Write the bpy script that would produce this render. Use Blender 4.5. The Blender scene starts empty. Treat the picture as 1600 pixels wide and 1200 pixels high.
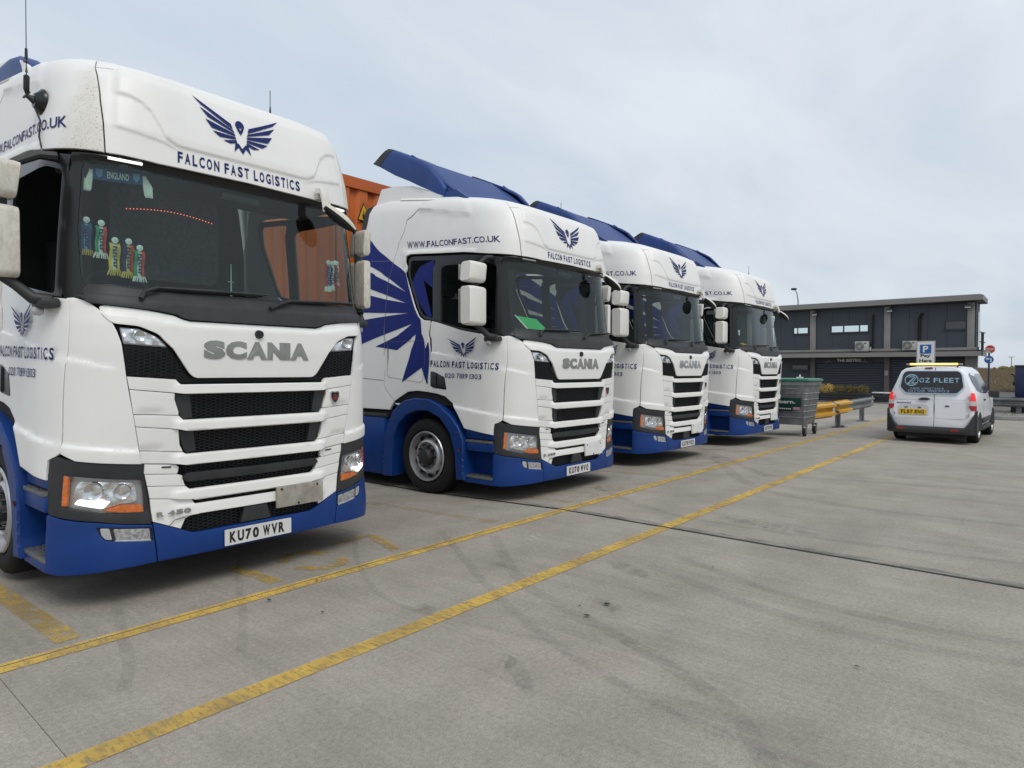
import bpy, bmesh, math, random
import numpy as np
from mathutils import Vector, Matrix
from mathutils.geometry import delaunay_2d_cdt
random.seed(7)
R_ = math.radians
scene = bpy.context.scene
col = scene.collection

# ------------------------------------------------------------------ camera
# Everything below is laid out in (u, v, z): u along the row of trucks, v the way they face, z up.
# Blender world is X = u, Y = -v.
AZ, PITCH, ROLL, CAMH, FPX = 0.6974856, -0.0220776, 0.0020294, 1.51161, 1014.506
cam_d = bpy.data.cameras.new('camera'); cam = bpy.data.objects.new('camera', cam_d); col.objects.link(cam)
fw = Vector((math.cos(AZ)*math.cos(PITCH), math.sin(AZ)*math.cos(PITCH), math.sin(PITCH)))
rt = Vector((math.sin(AZ), -math.cos(AZ), 0)); up = rt.cross(fw)
rt2 = rt*math.cos(ROLL) + up*math.sin(ROLL); up2 = up*math.cos(ROLL) - rt*math.sin(ROLL)
m = Matrix((rt2, up2, -fw)).transposed().to_4x4(); m.translation = (0, 0, CAMH)
cam.matrix_world = m
cam_d.sensor_width = 36; cam_d.lens = FPX/1600*36; cam_d.clip_end = 4000; cam_d.clip_start = 0.05
scene.camera = cam
scene.render.resolution_x = 1024; scene.render.resolution_y = 768

# ------------------------------------------------------------------ world and sun
SUN_EL, SUN_AZ = 52, 244      # direction the light comes from, degrees, Blender world
w = bpy.data.worlds.new('World'); scene.world = w; w.use_nodes = True
nt = w.node_tree; nt.nodes.clear()
out = nt.nodes.new('ShaderNodeOutputWorld'); bg = nt.nodes.new('ShaderNodeBackground'); nt.links.new(bg.outputs[0], out.inputs[0])
bg.inputs['Strength'].default_value = 0.1
sky = nt.nodes.new('ShaderNodeTexSky'); sky.sky_type = 'NISHITA'; sky.sun_disc = False
sky.sun_elevation = R_(SUN_EL); sky.sun_rotation = R_(90 - (SUN_AZ-360)) ; sky.air_density = 1.0; sky.dust_density = 2.0
geo = nt.nodes.new('ShaderNodeTexCoord')
sep = nt.nodes.new('ShaderNodeSeparateXYZ'); nt.links.new(geo.outputs['Generated'], sep.inputs[0])
def wm(op, a, b=None, c=None):
    n = nt.nodes.new('ShaderNodeMath'); n.operation = op
    for i, x in enumerate((a, b, c)):
        if x is None: continue
        if hasattr(x, 'links'): nt.links.new(x, n.inputs[i])
        else: n.inputs[i].default_value = x
    return n.outputs[0]
zc = wm('MAXIMUM', sep.outputs[2], 0.0)
den = wm('ADD', zc, 0.16)
cx = wm('DIVIDE', sep.outputs[0], den); cy = wm('DIVIDE', sep.outputs[1], den)
cmb = nt.nodes.new('ShaderNodeCombineXYZ'); nt.links.new(cx, cmb.inputs[0]); nt.links.new(cy, cmb.inputs[1])
rotm = nt.nodes.new('ShaderNodeMapping'); rotm.inputs['Rotation'].default_value = (0, 0, R_(-52)); rotm.inputs['Scale'].default_value = (0.55, 1.25, 1)
nt.links.new(cmb.outputs[0], rotm.inputs[0])
n1 = nt.nodes.new('ShaderNodeTexNoise'); n1.inputs['Scale'].default_value = 1.15; n1.inputs['Detail'].default_value = 7; n1.inputs['Roughness'].default_value = 0.55; n1.inputs['Distortion'].default_value = 0.5
n2 = nt.nodes.new('ShaderNodeTexNoise'); n2.inputs['Scale'].default_value = 0.42; n2.inputs['Detail'].default_value = 3
nt.links.new(rotm.outputs[0], n1.inputs[0]); nt.links.new(rotm.outputs[0], n2.inputs[0])
mixn = wm('ADD', wm('MULTIPLY', n1.outputs[0], 0.55), wm('MULTIPLY', n2.outputs[0], 0.45))
ramp = nt.nodes.new('ShaderNodeValToRGB'); ramp.color_ramp.interpolation = 'EASE'
ramp.color_ramp.elements[0].position = 0.36; ramp.color_ramp.elements[0].color = (6.1, 6.95, 7.9, 1)
ramp.color_ramp.elements[1].position = 0.62; ramp.color_ramp.elements[1].color = (8.1, 8.65, 9.3, 1)
nt.links.new(mixn, ramp.inputs[0])
# thicker, greyer cloud low down
ramp2 = nt.nodes.new('ShaderNodeValToRGB'); ramp2.color_ramp.elements[0].position = 0.0; ramp2.color_ramp.elements[0].color = (0.84, 0.86, 0.87, 1)
ramp2.color_ramp.elements[1].position = 0.45; ramp2.color_ramp.elements[1].color = (1.0, 1.0, 1.0, 1)
nt.links.new(zc, ramp2.inputs[0])
mul = nt.nodes.new('ShaderNodeMix'); mul.data_type = 'RGBA'; mul.blend_type = 'MULTIPLY'; mul.inputs[0].default_value = 1
nt.links.new(ramp.outputs[0], mul.inputs[6]); nt.links.new(ramp2.outputs[0], mul.inputs[7])
mx = nt.nodes.new('ShaderNodeMix'); mx.data_type = 'RGBA'; mx.inputs[0].default_value = 0.9
nt.links.new(sky.outputs[0], mx.inputs[6]); nt.links.new(mul.outputs[2], mx.inputs[7])
nt.links.new(mx.outputs[2], bg.inputs[0])
sd = bpy.data.lights.new('sun', 'SUN'); sd.energy = 1.45; sd.angle = R_(30); sd.color = (1.0, 0.955, 0.88)
sun = bpy.data.objects.new('sun', sd); col.objects.link(sun)
dv = Vector((math.cos(R_(SUN_EL))*math.cos(R_(SUN_AZ)), math.cos(R_(SUN_EL))*math.sin(R_(SUN_AZ)), math.sin(R_(SUN_EL))))
sun.rotation_euler = dv.to_track_quat('Z', 'Y').to_euler()
scene.view_settings.view_transform = 'Standard'; scene.view_settings.look = 'None'
scene.view_settings.exposure = 0.06; scene.view_settings.gamma = 1.0
try: scene.view_settings.use_curve_mapping = False
except Exception: pass

# ------------------------------------------------------------------ materials
MATS = {}
def new_mat(name):
    m = bpy.data.materials.new(name); m.use_nodes = True; MATS[name] = m
    return m, m.node_tree, m.node_tree.nodes['Principled BSDF']
def mat(name, c, rough=0.5, metal=0.0, var=0.0, scale=6.0, bump=0.0, bscale=80.0, dirt=None, damt=0.0, dscale=3.0, coat=0.0, spec=0.5, emit=None, estr=0.0, objrand=0.0):
    """principled paint with colour variation, an optional dirt film and fine relief"""
    m, nt, b = new_mat(name)
    L = nt.links.new
    b.inputs['Base Color'].default_value = (*c, 1); b.inputs['Roughness'].default_value = rough; b.inputs['Metallic'].default_value = metal
    b.inputs['Coat Weight'].default_value = coat; b.inputs['Coat Roughness'].default_value = 0.16
    b.inputs['Specular IOR Level'].default_value = spec
    tc = nt.nodes.new('ShaderNodeTexCoord')
    cur = None
    if var > 0:
        n = nt.nodes.new('ShaderNodeTexNoise'); n.inputs['Scale'].default_value = scale; n.inputs['Detail'].default_value = 5
        L(tc.outputs['Object'], n.inputs[0])
        r = nt.nodes.new('ShaderNodeMapRange'); r.inputs[1].default_value = 0.3; r.inputs[2].default_value = 0.7; r.inputs[3].default_value = 1-var; r.inputs[4].default_value = 1+var
        L(n.outputs[0], r.inputs[0])
        mu = nt.nodes.new('ShaderNodeMix'); mu.data_type = 'RGBA'; mu.blend_type = 'MULTIPLY'; mu.inputs[0].default_value = 1
        mu.inputs[6].default_value = (*c, 1); L(r.outputs[0], mu.inputs[7]); cur = mu.outputs[2]
    if objrand > 0:
        oi = nt.nodes.new('ShaderNodeObjectInfo'); r = nt.nodes.new('ShaderNodeMapRange'); r.inputs[3].default_value = 1-objrand; r.inputs[4].default_value = 1+objrand
        L(oi.outputs['Random'], r.inputs[0])
        mu = nt.nodes.new('ShaderNodeMix'); mu.data_type = 'RGBA'; mu.blend_type = 'MULTIPLY'; mu.inputs[0].default_value = 1
        if cur is None: mu.inputs[6].default_value = (*c, 1)
        else: L(cur, mu.inputs[6])
        L(r.outputs[0], mu.inputs[7]); cur = mu.outputs[2]
    if dirt:
        n = nt.nodes.new('ShaderNodeTexNoise'); n.inputs['Scale'].default_value = dscale; n.inputs['Detail'].default_value = 9; n.inputs['Roughness'].default_value = 0.7
        mp = nt.nodes.new('ShaderNodeMapping'); mp.inputs['Scale'].default_value = (1, 1, 0.45); L(tc.outputs['Object'], mp.inputs[0]); L(mp.outputs[0], n.inputs[0])
        r = nt.nodes.new('ShaderNodeMapRange'); r.inputs[1].default_value = 0.42; r.inputs[2].default_value = 0.75; r.inputs[3].default_value = 0; r.inputs[4].default_value = damt; r.clamp = True
        L(n.outputs[0], r.inputs[0])
        mu = nt.nodes.new('ShaderNodeMix'); mu.data_type = 'RGBA'; L(r.outputs[0], mu.inputs[0])
        if cur is None: mu.inputs[6].default_value = (*c, 1)
        else: L(cur, mu.inputs[6])
        mu.inputs[7].default_value = (*dirt, 1); cur = mu.outputs[2]
    if cur is not None: L(cur, b.inputs['Base Color'])
    if bump > 0:
        n = nt.nodes.new('ShaderNodeTexNoise'); n.inputs['Scale'].default_value = bscale; n.inputs['Detail'].default_value = 4; L(tc.outputs['Object'], n.inputs[0])
        bp = nt.nodes.new('ShaderNodeBump'); bp.inputs['Strength'].default_value = bump; bp.inputs['Distance'].default_value = 0.01
        L(n.outputs[0], bp.inputs['Height']); L(bp.outputs[0], b.inputs['Normal'])
    if emit: b.inputs['Emission Color'].default_value = (*emit, 1); b.inputs['Emission Strength'].default_value = estr
    return m
def glass_mat(name, tint, refl=0.06, rough=0.0, dusty=0.0, dust=(0.4, 0.42, 0.4)):
    """tinted pane: see-through mixed with a mirror coat by Fresnel, plus a film of dust"""
    m, nt, b = new_mat(name); nt.nodes.remove(b); L = nt.links.new
    o = nt.nodes['Material Output']
    t = nt.nodes.new('ShaderNodeBsdfTransparent'); t.inputs[0].default_value = (*tint, 1)
    g = nt.nodes.new('ShaderNodeBsdfGlossy'); g.inputs['Roughness'].default_value = rough; g.inputs[0].default_value = (0.95, 1, 1, 1)
    gg = nt.nodes.new('ShaderNodeNewGeometry'); dt = nt.nodes.new('ShaderNodeVectorMath'); dt.operation = 'DOT_PRODUCT'; L(gg.outputs['Incoming'], dt.inputs[0]); L(gg.outputs['Normal'], dt.inputs[1])
    def mt(op, a, b_):
        q = nt.nodes.new('ShaderNodeMath'); q.operation = op
        for i_, x_ in ((0, a), (1, b_)):
            if x_ is None: continue
            if hasattr(x_, 'links'): L(x_, q.inputs[i_])
            else: q.inputs[i_].default_value = x_
        return q.outputs[0]
    sch = mt('POWER', mt('SUBTRACT', 1.0, mt('ABSOLUTE', dt.outputs['Value'], None)), 5.0)   # Schlick
    f_out = mt('ADD', mt('MULTIPLY', sch, 0.9), 0.04)
    ad = nt.nodes.new('ShaderNodeMath'); ad.operation = 'MULTIPLY_ADD'; ad.inputs[1].default_value = 1.0; ad.inputs[2].default_value = refl - 0.04
    L(f_out, ad.inputs[0])
    s = nt.nodes.new('ShaderNodeMixShader'); L(ad.outputs[0], s.inputs[0]); L(t.outputs[0], s.inputs[1]); L(g.outputs[0], s.inputs[2])
    res = s.outputs[0]
    if dusty > 0:
        d = nt.nodes.new('ShaderNodeBsdfDiffuse'); d.inputs[0].default_value = (*dust, 1)
        tc = nt.nodes.new('ShaderNodeTexCoord'); n = nt.nodes.new('ShaderNodeTexNoise'); n.inputs['Scale'].default_value = 4; n.inputs['Detail'].default_value = 8
        L(tc.outputs['Object'], n.inputs[0])
        mr = nt.nodes.new('ShaderNodeMapRange'); mr.inputs[1].default_value = 0.3; mr.inputs[2].default_value = 0.8; mr.inputs[3].default_value = dusty*0.5; mr.inputs[4].default_value = dusty*1.5
        L(n.outputs[0], mr.inputs[0])
        s2 = nt.nodes.new('ShaderNodeMixShader'); L(mr.outputs[0], s2.inputs[0]); L(res, s2.inputs[1]); L(d.outputs[0], s2.inputs[2]); res = s2.outputs[0]
    L(res, o.inputs[0]); return m

DIRT = (0.20, 0.17, 0.13)
WHITE = mat('white_paint', (0.80, 0.79, 0.765), 0.46, var=0.01, scale=2.5, dirt=DIRT, damt=0.05, dscale=5, coat=0.10)
WHITE_D = mat('dusty_white_paint', (0.72, 0.70, 0.65), 0.5, var=0.05, scale=5, dirt=(0.16, 0.12, 0.08), damt=0.42, dscale=9)
MIRRORW = mat('mirror_white', (0.76, 0.74, 0.69), 0.45, var=0.03, scale=5, dirt=(0.2, 0.16, 0.1), damt=0.12, dscale=14)
BLUE = mat('blue_paint', (0.0026, 0.036, 0.185), 0.42, var=0.12, scale=3, dirt=(0.06, 0.07, 0.09), damt=0.08, dscale=3, spec=.35)
BLUE_R = mat('deflector_blue', (0.012, 0.044, 0.19), 0.48, var=0.12, scale=2, dirt=(0.12, 0.14, 0.22), damt=0.12, spec=.4)
VINYL = mat('navy_vinyl', (0.009, 0.020, 0.12), 0.5, var=0.06, spec=.2)
VINYL_B = mat('blue_vinyl', (0.0015, 0.012, 0.155), 0.45, var=0.1, spec=.22)
BLACKP = mat('black_plastic', (0.018, 0.019, 0.021), 0.55, var=0.15, scale=8, dirt=(0.09, 0.085, 0.08), damt=0.25, dscale=4)
BLACKG = mat('gloss_black', (0.008, 0.009, 0.010), 0.25, var=0.1)
DEEP = mat('dark_void', (0.006, 0.006, 0.007), 0.8)
GRILLE = mat('grille_black', (0.012, 0.013, 0.016), 0.4)
RUBBER = mat('tyre_rubber', (0.009, 0.009, 0.009), 0.75, var=0.2, scale=12, bump=0.3, bscale=60, dirt=(0.03, 0.028, 0.026), damt=0.3, spec=.3)
STEEL = mat('wheel_steel', (0.52, 0.52, 0.53), 0.36, metal=0.7, var=0.1, scale=9, dirt=(0.06, 0.055, 0.05), damt=0.30, dscale=7)
CHROME = mat('chrome', (0.75, 0.76, 0.77), 0.12, metal=1.0)
SILVER = mat('silver_lettering', (0.30, 0.30, 0.285), 0.42, metal=0.55, var=0.08, scale=10)
HOLO = mat('bright_lettering', (0.42, 0.42, 0.42), 0.3, metal=0.7, var=0.3, scale=25)
AMBER = mat('amber_lens', (0.75, 0.17, 0.015), 0.2, coat=0.6, var=0.25, scale=40)
REDL = mat('red_lens', (0.45, 0.01, 0.012), 0.2, coat=0.6)
REDLIT = mat('lit_red_lens', (0.72, 0.02, 0.03), 0.25, emit=(1, 0.05, 0.04), estr=0.35)
PLATEW = mat('plate_white', (0.66, 0.66, 0.65), 0.35, var=0.06, scale=12, dirt=(0.25, 0.2, 0.15), damt=0.2, dscale=14)
PLATEY = mat('plate_yellow', (0.75, 0.47, 0.02), 0.35)
INK = mat('black_ink', (0.012, 0.012, 0.012), 0.5)
STAINED = mat('stained_panel', (0.34, 0.32, 0.28), 0.7, var=0.25, scale=9, dirt=(0.16, 0.12, 0.09), damt=0.7, dscale=9)
LINEGREY = mat('panel_gap', (0.10, 0.10, 0.11), 0.7)
SEATM = mat('seat_fabric', (0.030, 0.034, 0.036), 0.9, var=0.2, scale=15)
CABIN = mat('cabin_trim', (0.040, 0.047, 0.045), 0.85, var=0.15, scale=6)
CABINL = mat('cabin_pale_trim', (0.075, 0.085, 0.08), 0.85, var=0.1)
STEP = mat('step_tread', (0.16, 0.16, 0.165), 0.5, metal=0.5, var=0.35, scale=60, bump=0.8, bscale=90)
REFLECT = mat('lamp_reflector', (0.80, 0.81, 0.83), 0.22, metal=0.9, var=0.35, scale=22, bump=0.6, bscale=26)
LAMPGREY = mat('lamp_bezel', (0.45, 0.45, 0.46), 0.3, metal=0.3)
DRL = mat('lit_daytime_lamp', (0.9, 0.9, 0.9), 0.3, emit=(1, 0.99, 0.95), estr=1.15)
FOGM = mat('fog_reflector', (0.42, 0.42, 0.43), 0.3, metal=0.6, var=0.5, scale=45)
WSG = glass_mat('windscreen_glass', (0.72, 0.82, 0.78), 0.045, dusty=0.006, dust=(0.30, 0.34, 0.33))
SIDEG = glass_mat('side_glass', (0.52, 0.56, 0.55), 0.0)
LENSG = glass_mat('clear_lens', (0.93, 0.93, 0.93), 0.07)

# ------------------------------------------------------------------ mesh helpers
def gz(u, v):
    return -0.034*min(max(-4.1 - v, 0), 2.3)
def put(o, parent=None):
    col.objects.link(o)
    if parent: o.parent = parent
    return o
def props(o, label=None, category=None, group=None, kind=None):
    if label: o['label'] = label
    if category: o['category'] = category
    if group: o['group'] = group
    if kind: o['kind'] = kind
    return o
def empty(name, loc, yaw=0.0, label=None, cat=None, group=None):
    o = bpy.data.objects.new(name, None); col.objects.link(o)
    o.location = (loc[0], -loc[1], loc[2]); o.rotation_euler = (0, 0, -yaw)
    return props(o, label, cat, group)
def link_mesh(name, V, F, m, parent=None, smooth=True, ang=38, label=None, kind=None, mats=None, fm=None):
    me = bpy.data.meshes.new(name)
    V = [(p[0], -p[1], p[2]) for p in V]
    me.from_pydata(V, [], [tuple(reversed(f)) for f in F])
    for k in (mats or [m]): me.materials.append(k)
    if fm is not None:
        me.polygons.foreach_set('material_index', fm)
    bm = bmesh.new(); bm.from_mesh(me)
    bmesh.ops.remove_doubles(bm, verts=bm.verts, dist=1e-5)
    if not NOFLIP[0]: bmesh.ops.recalc_face_normals(bm, faces=bm.faces)
    bm.to_mesh(me); bm.free()
    if smooth:
        me.polygons.foreach_set('use_smooth', [True]*len(me.polygons))
        me.set_sharp_from_angle(angle=R_(ang))
    o = bpy.data.objects.new(name, me); put(o, parent)
    if label: o['label'] = label
    if kind: o['kind'] = kind
    return o
NOFLIP = [False]
class MB:
    """collects simple solids, then builds ONE mesh object"""
    def __init__(s): s.V = []; s.F = []
    def add(s, V, F):
        b = len(s.V); s.V += [tuple(p) for p in V]; s.F += [tuple(i+b for i in f) for f in F]; return s
    def box(s, x0, x1, y0, y1, z0, z1, bev=0.0):
        if bev <= 0:
            V = [(x, y, z) for x in (x0, x1) for y in (y0, y1) for z in (z0, z1)]
            return s.add(V, [(0, 1, 3, 2), (4, 6, 7, 5), (0, 4, 5, 1), (2, 3, 7, 6), (0, 2, 6, 4), (1, 5, 7, 3)])
        bm = bmesh.new(); bmesh.ops.create_cube(bm, size=1)
        for v in bm.verts: v.co = Vector(((x0+x1)/2+v.co.x*(x1-x0), (y0+y1)/2+v.co.y*(y1-y0), (z0+z1)/2+v.co.z*(z1-z0)))
        bmesh.ops.bevel(bm, geom=list(bm.edges), offset=bev, segments=2, affect='EDGES', profile=0.5)
        bm.verts.index_update(); V = [tuple(v.co) for v in bm.verts]; F = [tuple(v.index for v in f.verts) for f in bm.faces]; bm.free()
        return s.add(V, F)
    def hexa(s, P):
        """8 points: bottom ring 4, top ring 4"""
        return s.add(P, [(0, 1, 2, 3), (7, 6, 5, 4), (0, 4, 5, 1), (1, 5, 6, 2), (2, 6, 7, 3), (3, 7, 4, 0)])
    def tube(s, path, r, n=10, caps=True):
        path = [Vector(p) for p in path]; rr = r if isinstance(r, (list, tuple)) else [r]*len(path)
        b = len(s.V); k = len(path)
        for i, p in enumerate(path):
            d = (path[min(i+1, k-1)] - path[max(i-1, 0)]).normalized()
            a = Vector((0, 0, 1)) if abs(d.z) < 0.9 else Vector((1, 0, 0))
            e1 = d.cross(a).normalized(); e2 = d.cross(e1)
            for j in range(n):
                t = 2*math.pi*j/n; s.V.append(tuple(p + (e1*math.cos(t)+e2*math.sin(t))*rr[i]))
        for i in range(k-1):
            for j in range(n):
                s.F.append((b+i*n+j, b+i*n+(j+1) % n, b+(i+1)*n+(j+1) % n, b+(i+1)*n+j))
        if caps: s.F.append(tuple(b+j for j in range(n))); s.F.append(tuple(b+(k-1)*n+j for j in reversed(range(n))))
        return s
    def lathe(s, prof, c, axis='x', n=40):
        """prof: (axial, radius) pairs"""
        b = len(s.V); k = len(prof)
        for a, r in prof:
            for j in range(n):
                t = 2*math.pi*j/n; p, q = r*math.cos(t), r*math.sin(t)
                s.V.append((c[0]+a, c[1]+p, c[2]+q) if axis == 'x' else (c[0]+p, c[1]+a, c[2]+q) if axis == 'y' else (c[0]+p, c[1]+q, c[2]+a))
        for i in range(k-1):
            for j in range(n):
                s.F.append((b+i*n+j, b+i*n+(j+1) % n, b+(i+1)*n+(j+1) % n, b+(i+1)*n+j))
        return s
    def bowl(s, prof, c, n, k=28):
        """lathe about an arbitrary axis n"""
        n = Vector(n).normalized(); a = Vector((0, 0, 1)); e1 = n.cross(a).normalized(); e2 = n.cross(e1); b = len(s.V); c = Vector(c)
        for q, r in prof:
            for j in range(k):
                t = 2*math.pi*j/k; s.V.append(tuple(c+n*q+(e1*math.cos(t)+e2*math.sin(t))*r))
        for i in range(len(prof)-1):
            for j in range(k): s.F.append((b+i*k+j, b+i*k+(j+1) % k, b+(i+1)*k+(j+1) % k, b+(i+1)*k+j))
        return s
    def prism(s, poly, a0, a1, axis='x'):
        """extrude polygon along an axis; poly in the other two coordinates"""
        k = len(poly); f = {'x': lambda p, a: (a, p[0], p[1]), 'y': lambda p, a: (p[0], a, p[1]), 'z': lambda p, a: (p[0], p[1], a)}[axis]
        V = [f(p, a0) for p in poly]+[f(p, a1) for p in poly]
        F = [tuple(range(k)), tuple(reversed(range(k, 2*k)))]+[(i, i+k, (i+1) % k+k, (i+1) % k) for i in range(k)]
        return s.add(V, F)
    def loft(s, secs, closed=True, caps=True):
        b = len(s.V); n = len(secs[0])
        for q in secs: s.V += [tuple(p) for p in q]
        for i in range(len(secs)-1):
            for j in range(n if closed else n-1):
                s.F.append((b+i*n+j, b+i*n+(j+1) % n, b+(i+1)*n+(j+1) % n, b+(i+1)*n+j))
        if caps and closed: s.F.append(tuple(b+j for j in range(n))); s.F.append(tuple(b+(len(secs)-1)*n+j for j in reversed(range(n))))
        return s
    def build(s, name, m, parent=None, **k): return link_mesh(name, s.V, s.F, m, parent, **k)
def rrect(x0, x1, y0, y1, r, n=4):
    P = []
    for cx_, cy_, a0 in ((x1-r, y1-r, 0), (x0+r, y1-r, 90), (x0+r, y0+r, 180), (x1-r, y0+r, 270)):
        for i in range(n+1):
            a = R_(a0+90*i/n); P.append((cx_+r*math.cos(a), cy_+r*math.sin(a)))
    return P
def copy_tree(o, parent=None):
    c = o.copy(); col.objects.link(c); c.parent = parent
    for ch in list(o.children): copy_tree(ch, c)
    return c

# text as flat 2D triangles
_TC = {}
def text2d(s, h=1.0, w=None, bold=0.0, res=3, space=1.0, shear=0.0):
    """cap height h, optionally stretched to width w, lower left corner at 0,0"""
    key = (s, bold, res, space)
    if key not in _TC:
        cu = bpy.data.curves.new('t', 'FONT'); cu.body = s; cu.size = 1; cu.offset = bold; cu.resolution_u = res; cu.space_character = space; cu.fill_mode = 'FRONT'
        ob = bpy.data.objects.new('t', cu); col.objects.link(ob); bpy.context.view_layer.update()
        me = bpy.data.meshes.new_from_object(ob.evaluated_get(bpy.context.evaluated_depsgraph_get()))
        bm = bmesh.new(); bm.from_mesh(me); bmesh.ops.triangulate(bm, faces=bm.faces)
        V = np.array([v.co[:2] for v in bm.verts]); F = [tuple(v.index for v in f.verts) for f in bm.faces]; bm.free()
        bpy.data.objects.remove(ob); bpy.data.curves.remove(cu); bpy.data.meshes.remove(me)
        V = V - V.min(0); _TC[key] = (V, F)
    V, F = _TC[key]; V = V.copy(); k = h/V[:, 1].max(); V[:, 1] *= k
    V[:, 0] *= (w/V[:, 0].max()) if w else k
    V[:, 0] += V[:, 1]*shear
    return V, F
def words2d(txt, h, w, bold=0.03, gap=.28, sp=.75, wide=None):
    """condensed sign lettering: every character scaled to its own box; gap and space in box widths"""
    WD = {'I': .21, '1': .26, 'M': 1.25, 'W': 1.45, 'F': .86, 'L': .84, 'T': .92, 'E': .88, 'J': .8, '.': .25, 'i': .3, 'r': .7}
    if wide: WD.update(wide)
    xs = []; x = 0
    for ch in txt:
        if ch == ' ': x += sp; continue
        cw = WD.get(ch, 1.0); xs.append((ch, x, cw)); x += cw+gap
    unit = w/(x-gap); V = []; F = []
    for ch, x0, cw in xs:
        v, f = text2d(ch, h, cw*unit, bold)
        if ch == '.': v, f = text2d(ch, cw*unit, cw*unit, bold)
        b = sum(len(q) for q in V); V.append(v+np.array([x0*unit, 0])); F += [tuple(i+b for i in t) for t in f]
    words2d.groups = []; k = 0; i0 = 0; cnt = [len(q) for q in V]
    seq = txt.split(' '); j = 0
    for wd_ in seq:
        n = sum(cnt[j:j+len(wd_)]); words2d.groups.append((i0, i0+n)); i0 += n; j += len(wd_)
    return np.concatenate(V), F
def by_word(V, F):
    for a, b in words2d.groups:
        yield V[a:b], [tuple(i-a for i in t) for t in F if a <= t[0] < b]
def bold_obj(name, V2, F, fn, m, parent, thick=0.0, **kw):
    """place flat triangles with fn((x,y), lift) -> 3D; thick gives them sides"""
    n = len(V2); top = fn(V2, thick)
    NOFLIP[0] = True
    V = [tuple(p) for p in top]; FF = [tuple(reversed(f)) for f in F]
    if thick > 0:
        cnt = {}
        for f in F:
            for a, b in ((f[0], f[1]), (f[1], f[2]), (f[2], f[0])): cnt[(a, b)] = 1
        low = fn(V2, 0.0); V += [tuple(p) for p in low]
        for (a, b) in cnt:
            if (b, a) not in cnt: FF.append((a, b, b+n, a+n))
        NOFLIP[0] = False
    o = link_mesh(name, V, FF, m, parent, smooth=False, **kw); NOFLIP[0] = False
    return o
def flat_text(name, s, h, w, org, xdir, zdir, m, parent, bold=0.0, thick=0.0, center=True, cond=None, **kw):
    """lettering on a plane; org is its centre"""
    V, F = words2d(s, h, w, bold, **cond) if cond is not None else text2d(s, h, w, bold, **kw)
    org = Vector(org); xd = Vector(xdir).normalized(); zd = Vector(zdir).normalized(); nn = xd.cross(zd)*(1)
    # (u,v,z) is left handed, so flip to face the reader
    nn = -nn
    ox = V[:, 0].max()/2 if center else 0; oy = V[:, 1].max()/2 if center else 0
    def fn(P, lift): return [org + xd*(p[0]-ox) + zd*(p[1]-oy) + nn*lift for p in P]
    if cond is not None:
        for v_, f_ in by_word(V, F): r_ = bold_obj(name, v_, f_, fn, m, parent, thick)
        return r_
    return bold_obj(name, V, F, fn, m, parent, thick)
# ------------------------------------------------------------------ the cab's skin as a mapping (s, t) -> point
# s runs round the cab from the centre of the front (0) to the rear of either side, t up the front and over the roof.
ROWS = np.array([  # t, z, y of the front, half width, depth of the corner
 (0.1, 0.1, 0.0, 1.24, .5), (.3, .3, .005, 1.24, .5), (.6, .6, -.005, 1.236, .52), (.9, .9, .01, 1.226, .55), (1.17, 1.17, .033, 1.218, .58),
 (1.45, 1.45, .047, 1.213, .6), (1.65, 1.65, .06, 1.208, .6), (1.8, 1.8, .055, 1.204, .6), (1.95, 1.95, .02, 1.201, .6), (2.0, 2.0, -.02, 1.2, .6),
 (2.4, 2.4, -.067, 1.185, .6), (2.85, 2.85, -.12, 1.16, .6), (2.875, 2.875, -.08, 1.158, .6), (3.09, 3.09, -.10, 1.138, .6), (3.25, 3.25, -.135, 1.12, .6), (3.36, 3.36, -.163, 1.098, .6),
 (3.43, 3.43, -.185, 1.085, .6), (3.50, 3.495, -.225, 1.068, .6), (3.56, 3.548, -.28, 1.04, .6), (3.63, 3.588, -.37, 1.0, .6), (3.75, 3.63, -.56, .92, .58), (3.9, 3.655, -.82, .76, .5),
 (4.1, 3.665, -1.15, .52, .4), (4.35, 3.67, -1.6, .08, .2)])
_r = 1-(1-np.linspace(0, 1, 400))**2.2
_x = 1.2*_r; _y = .57*np.sqrt(np.clip(1-_r**6, 0, 1)); _s = np.concatenate([[0], np.cumsum(np.hypot(np.diff(_x), np.diff(_y)))])
SM = float(_s[-1])
def row(t): return [np.interp(t, ROWS[:, 0], ROWS[:, k]) for k in (1, 2, 3, 4)]
def S0(s, t):
    z, yc, W, R = row(t); yb = yc-R; a = np.abs(s)
    r = np.interp(a, _s, _r)
    x = W*r; y = yb + R*np.sqrt(np.clip(1-r**6, 0, 1))
    side = a > SM
    x = np.where(side, W, x); y = np.where(side, yb-(a-SM), y)
    x = x*np.where(s < 0, -1, 1)
    z = z + .19*np.clip((-y-.38)/1.25, 0, 1.6)*np.clip((t-3.2)/.35, 0, 1)
    return np.stack([x, y, z], -1)
def S(s, t, off=0.0):
    s = np.asarray(s, float); t = np.asarray(t, float); e = 2e-3
    P = S0(s, t); A = S0(s+e, t)-S0(s-e, t); B = S0(s, t+e)-S0(s, t-e)
    N = np.cross(A, B); N /= np.maximum(np.linalg.norm(N, axis=-1, keepdims=True), 1e-9)
    N = -N     # outward: checked at s=0 below
    o = np.asarray(off, float)
    return P + N*(o[..., None] if o.ndim else o)
if (S(0.0, 1.5, 1.0)-S(0.0, 1.5, 0.0))[1] < 0:
    _S = S
    def S(s, t, off=0.0): return _S(s, t, -np.asarray(off, float))
def Fx(x, z):
    """front point -> s"""
    W = np.interp(z, ROWS[:, 0], ROWS[:, 3]); r = min(abs(x)/W, .9999)
    return float(np.interp(r, _r, _s))*(1 if x > 0 else -1)
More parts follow.
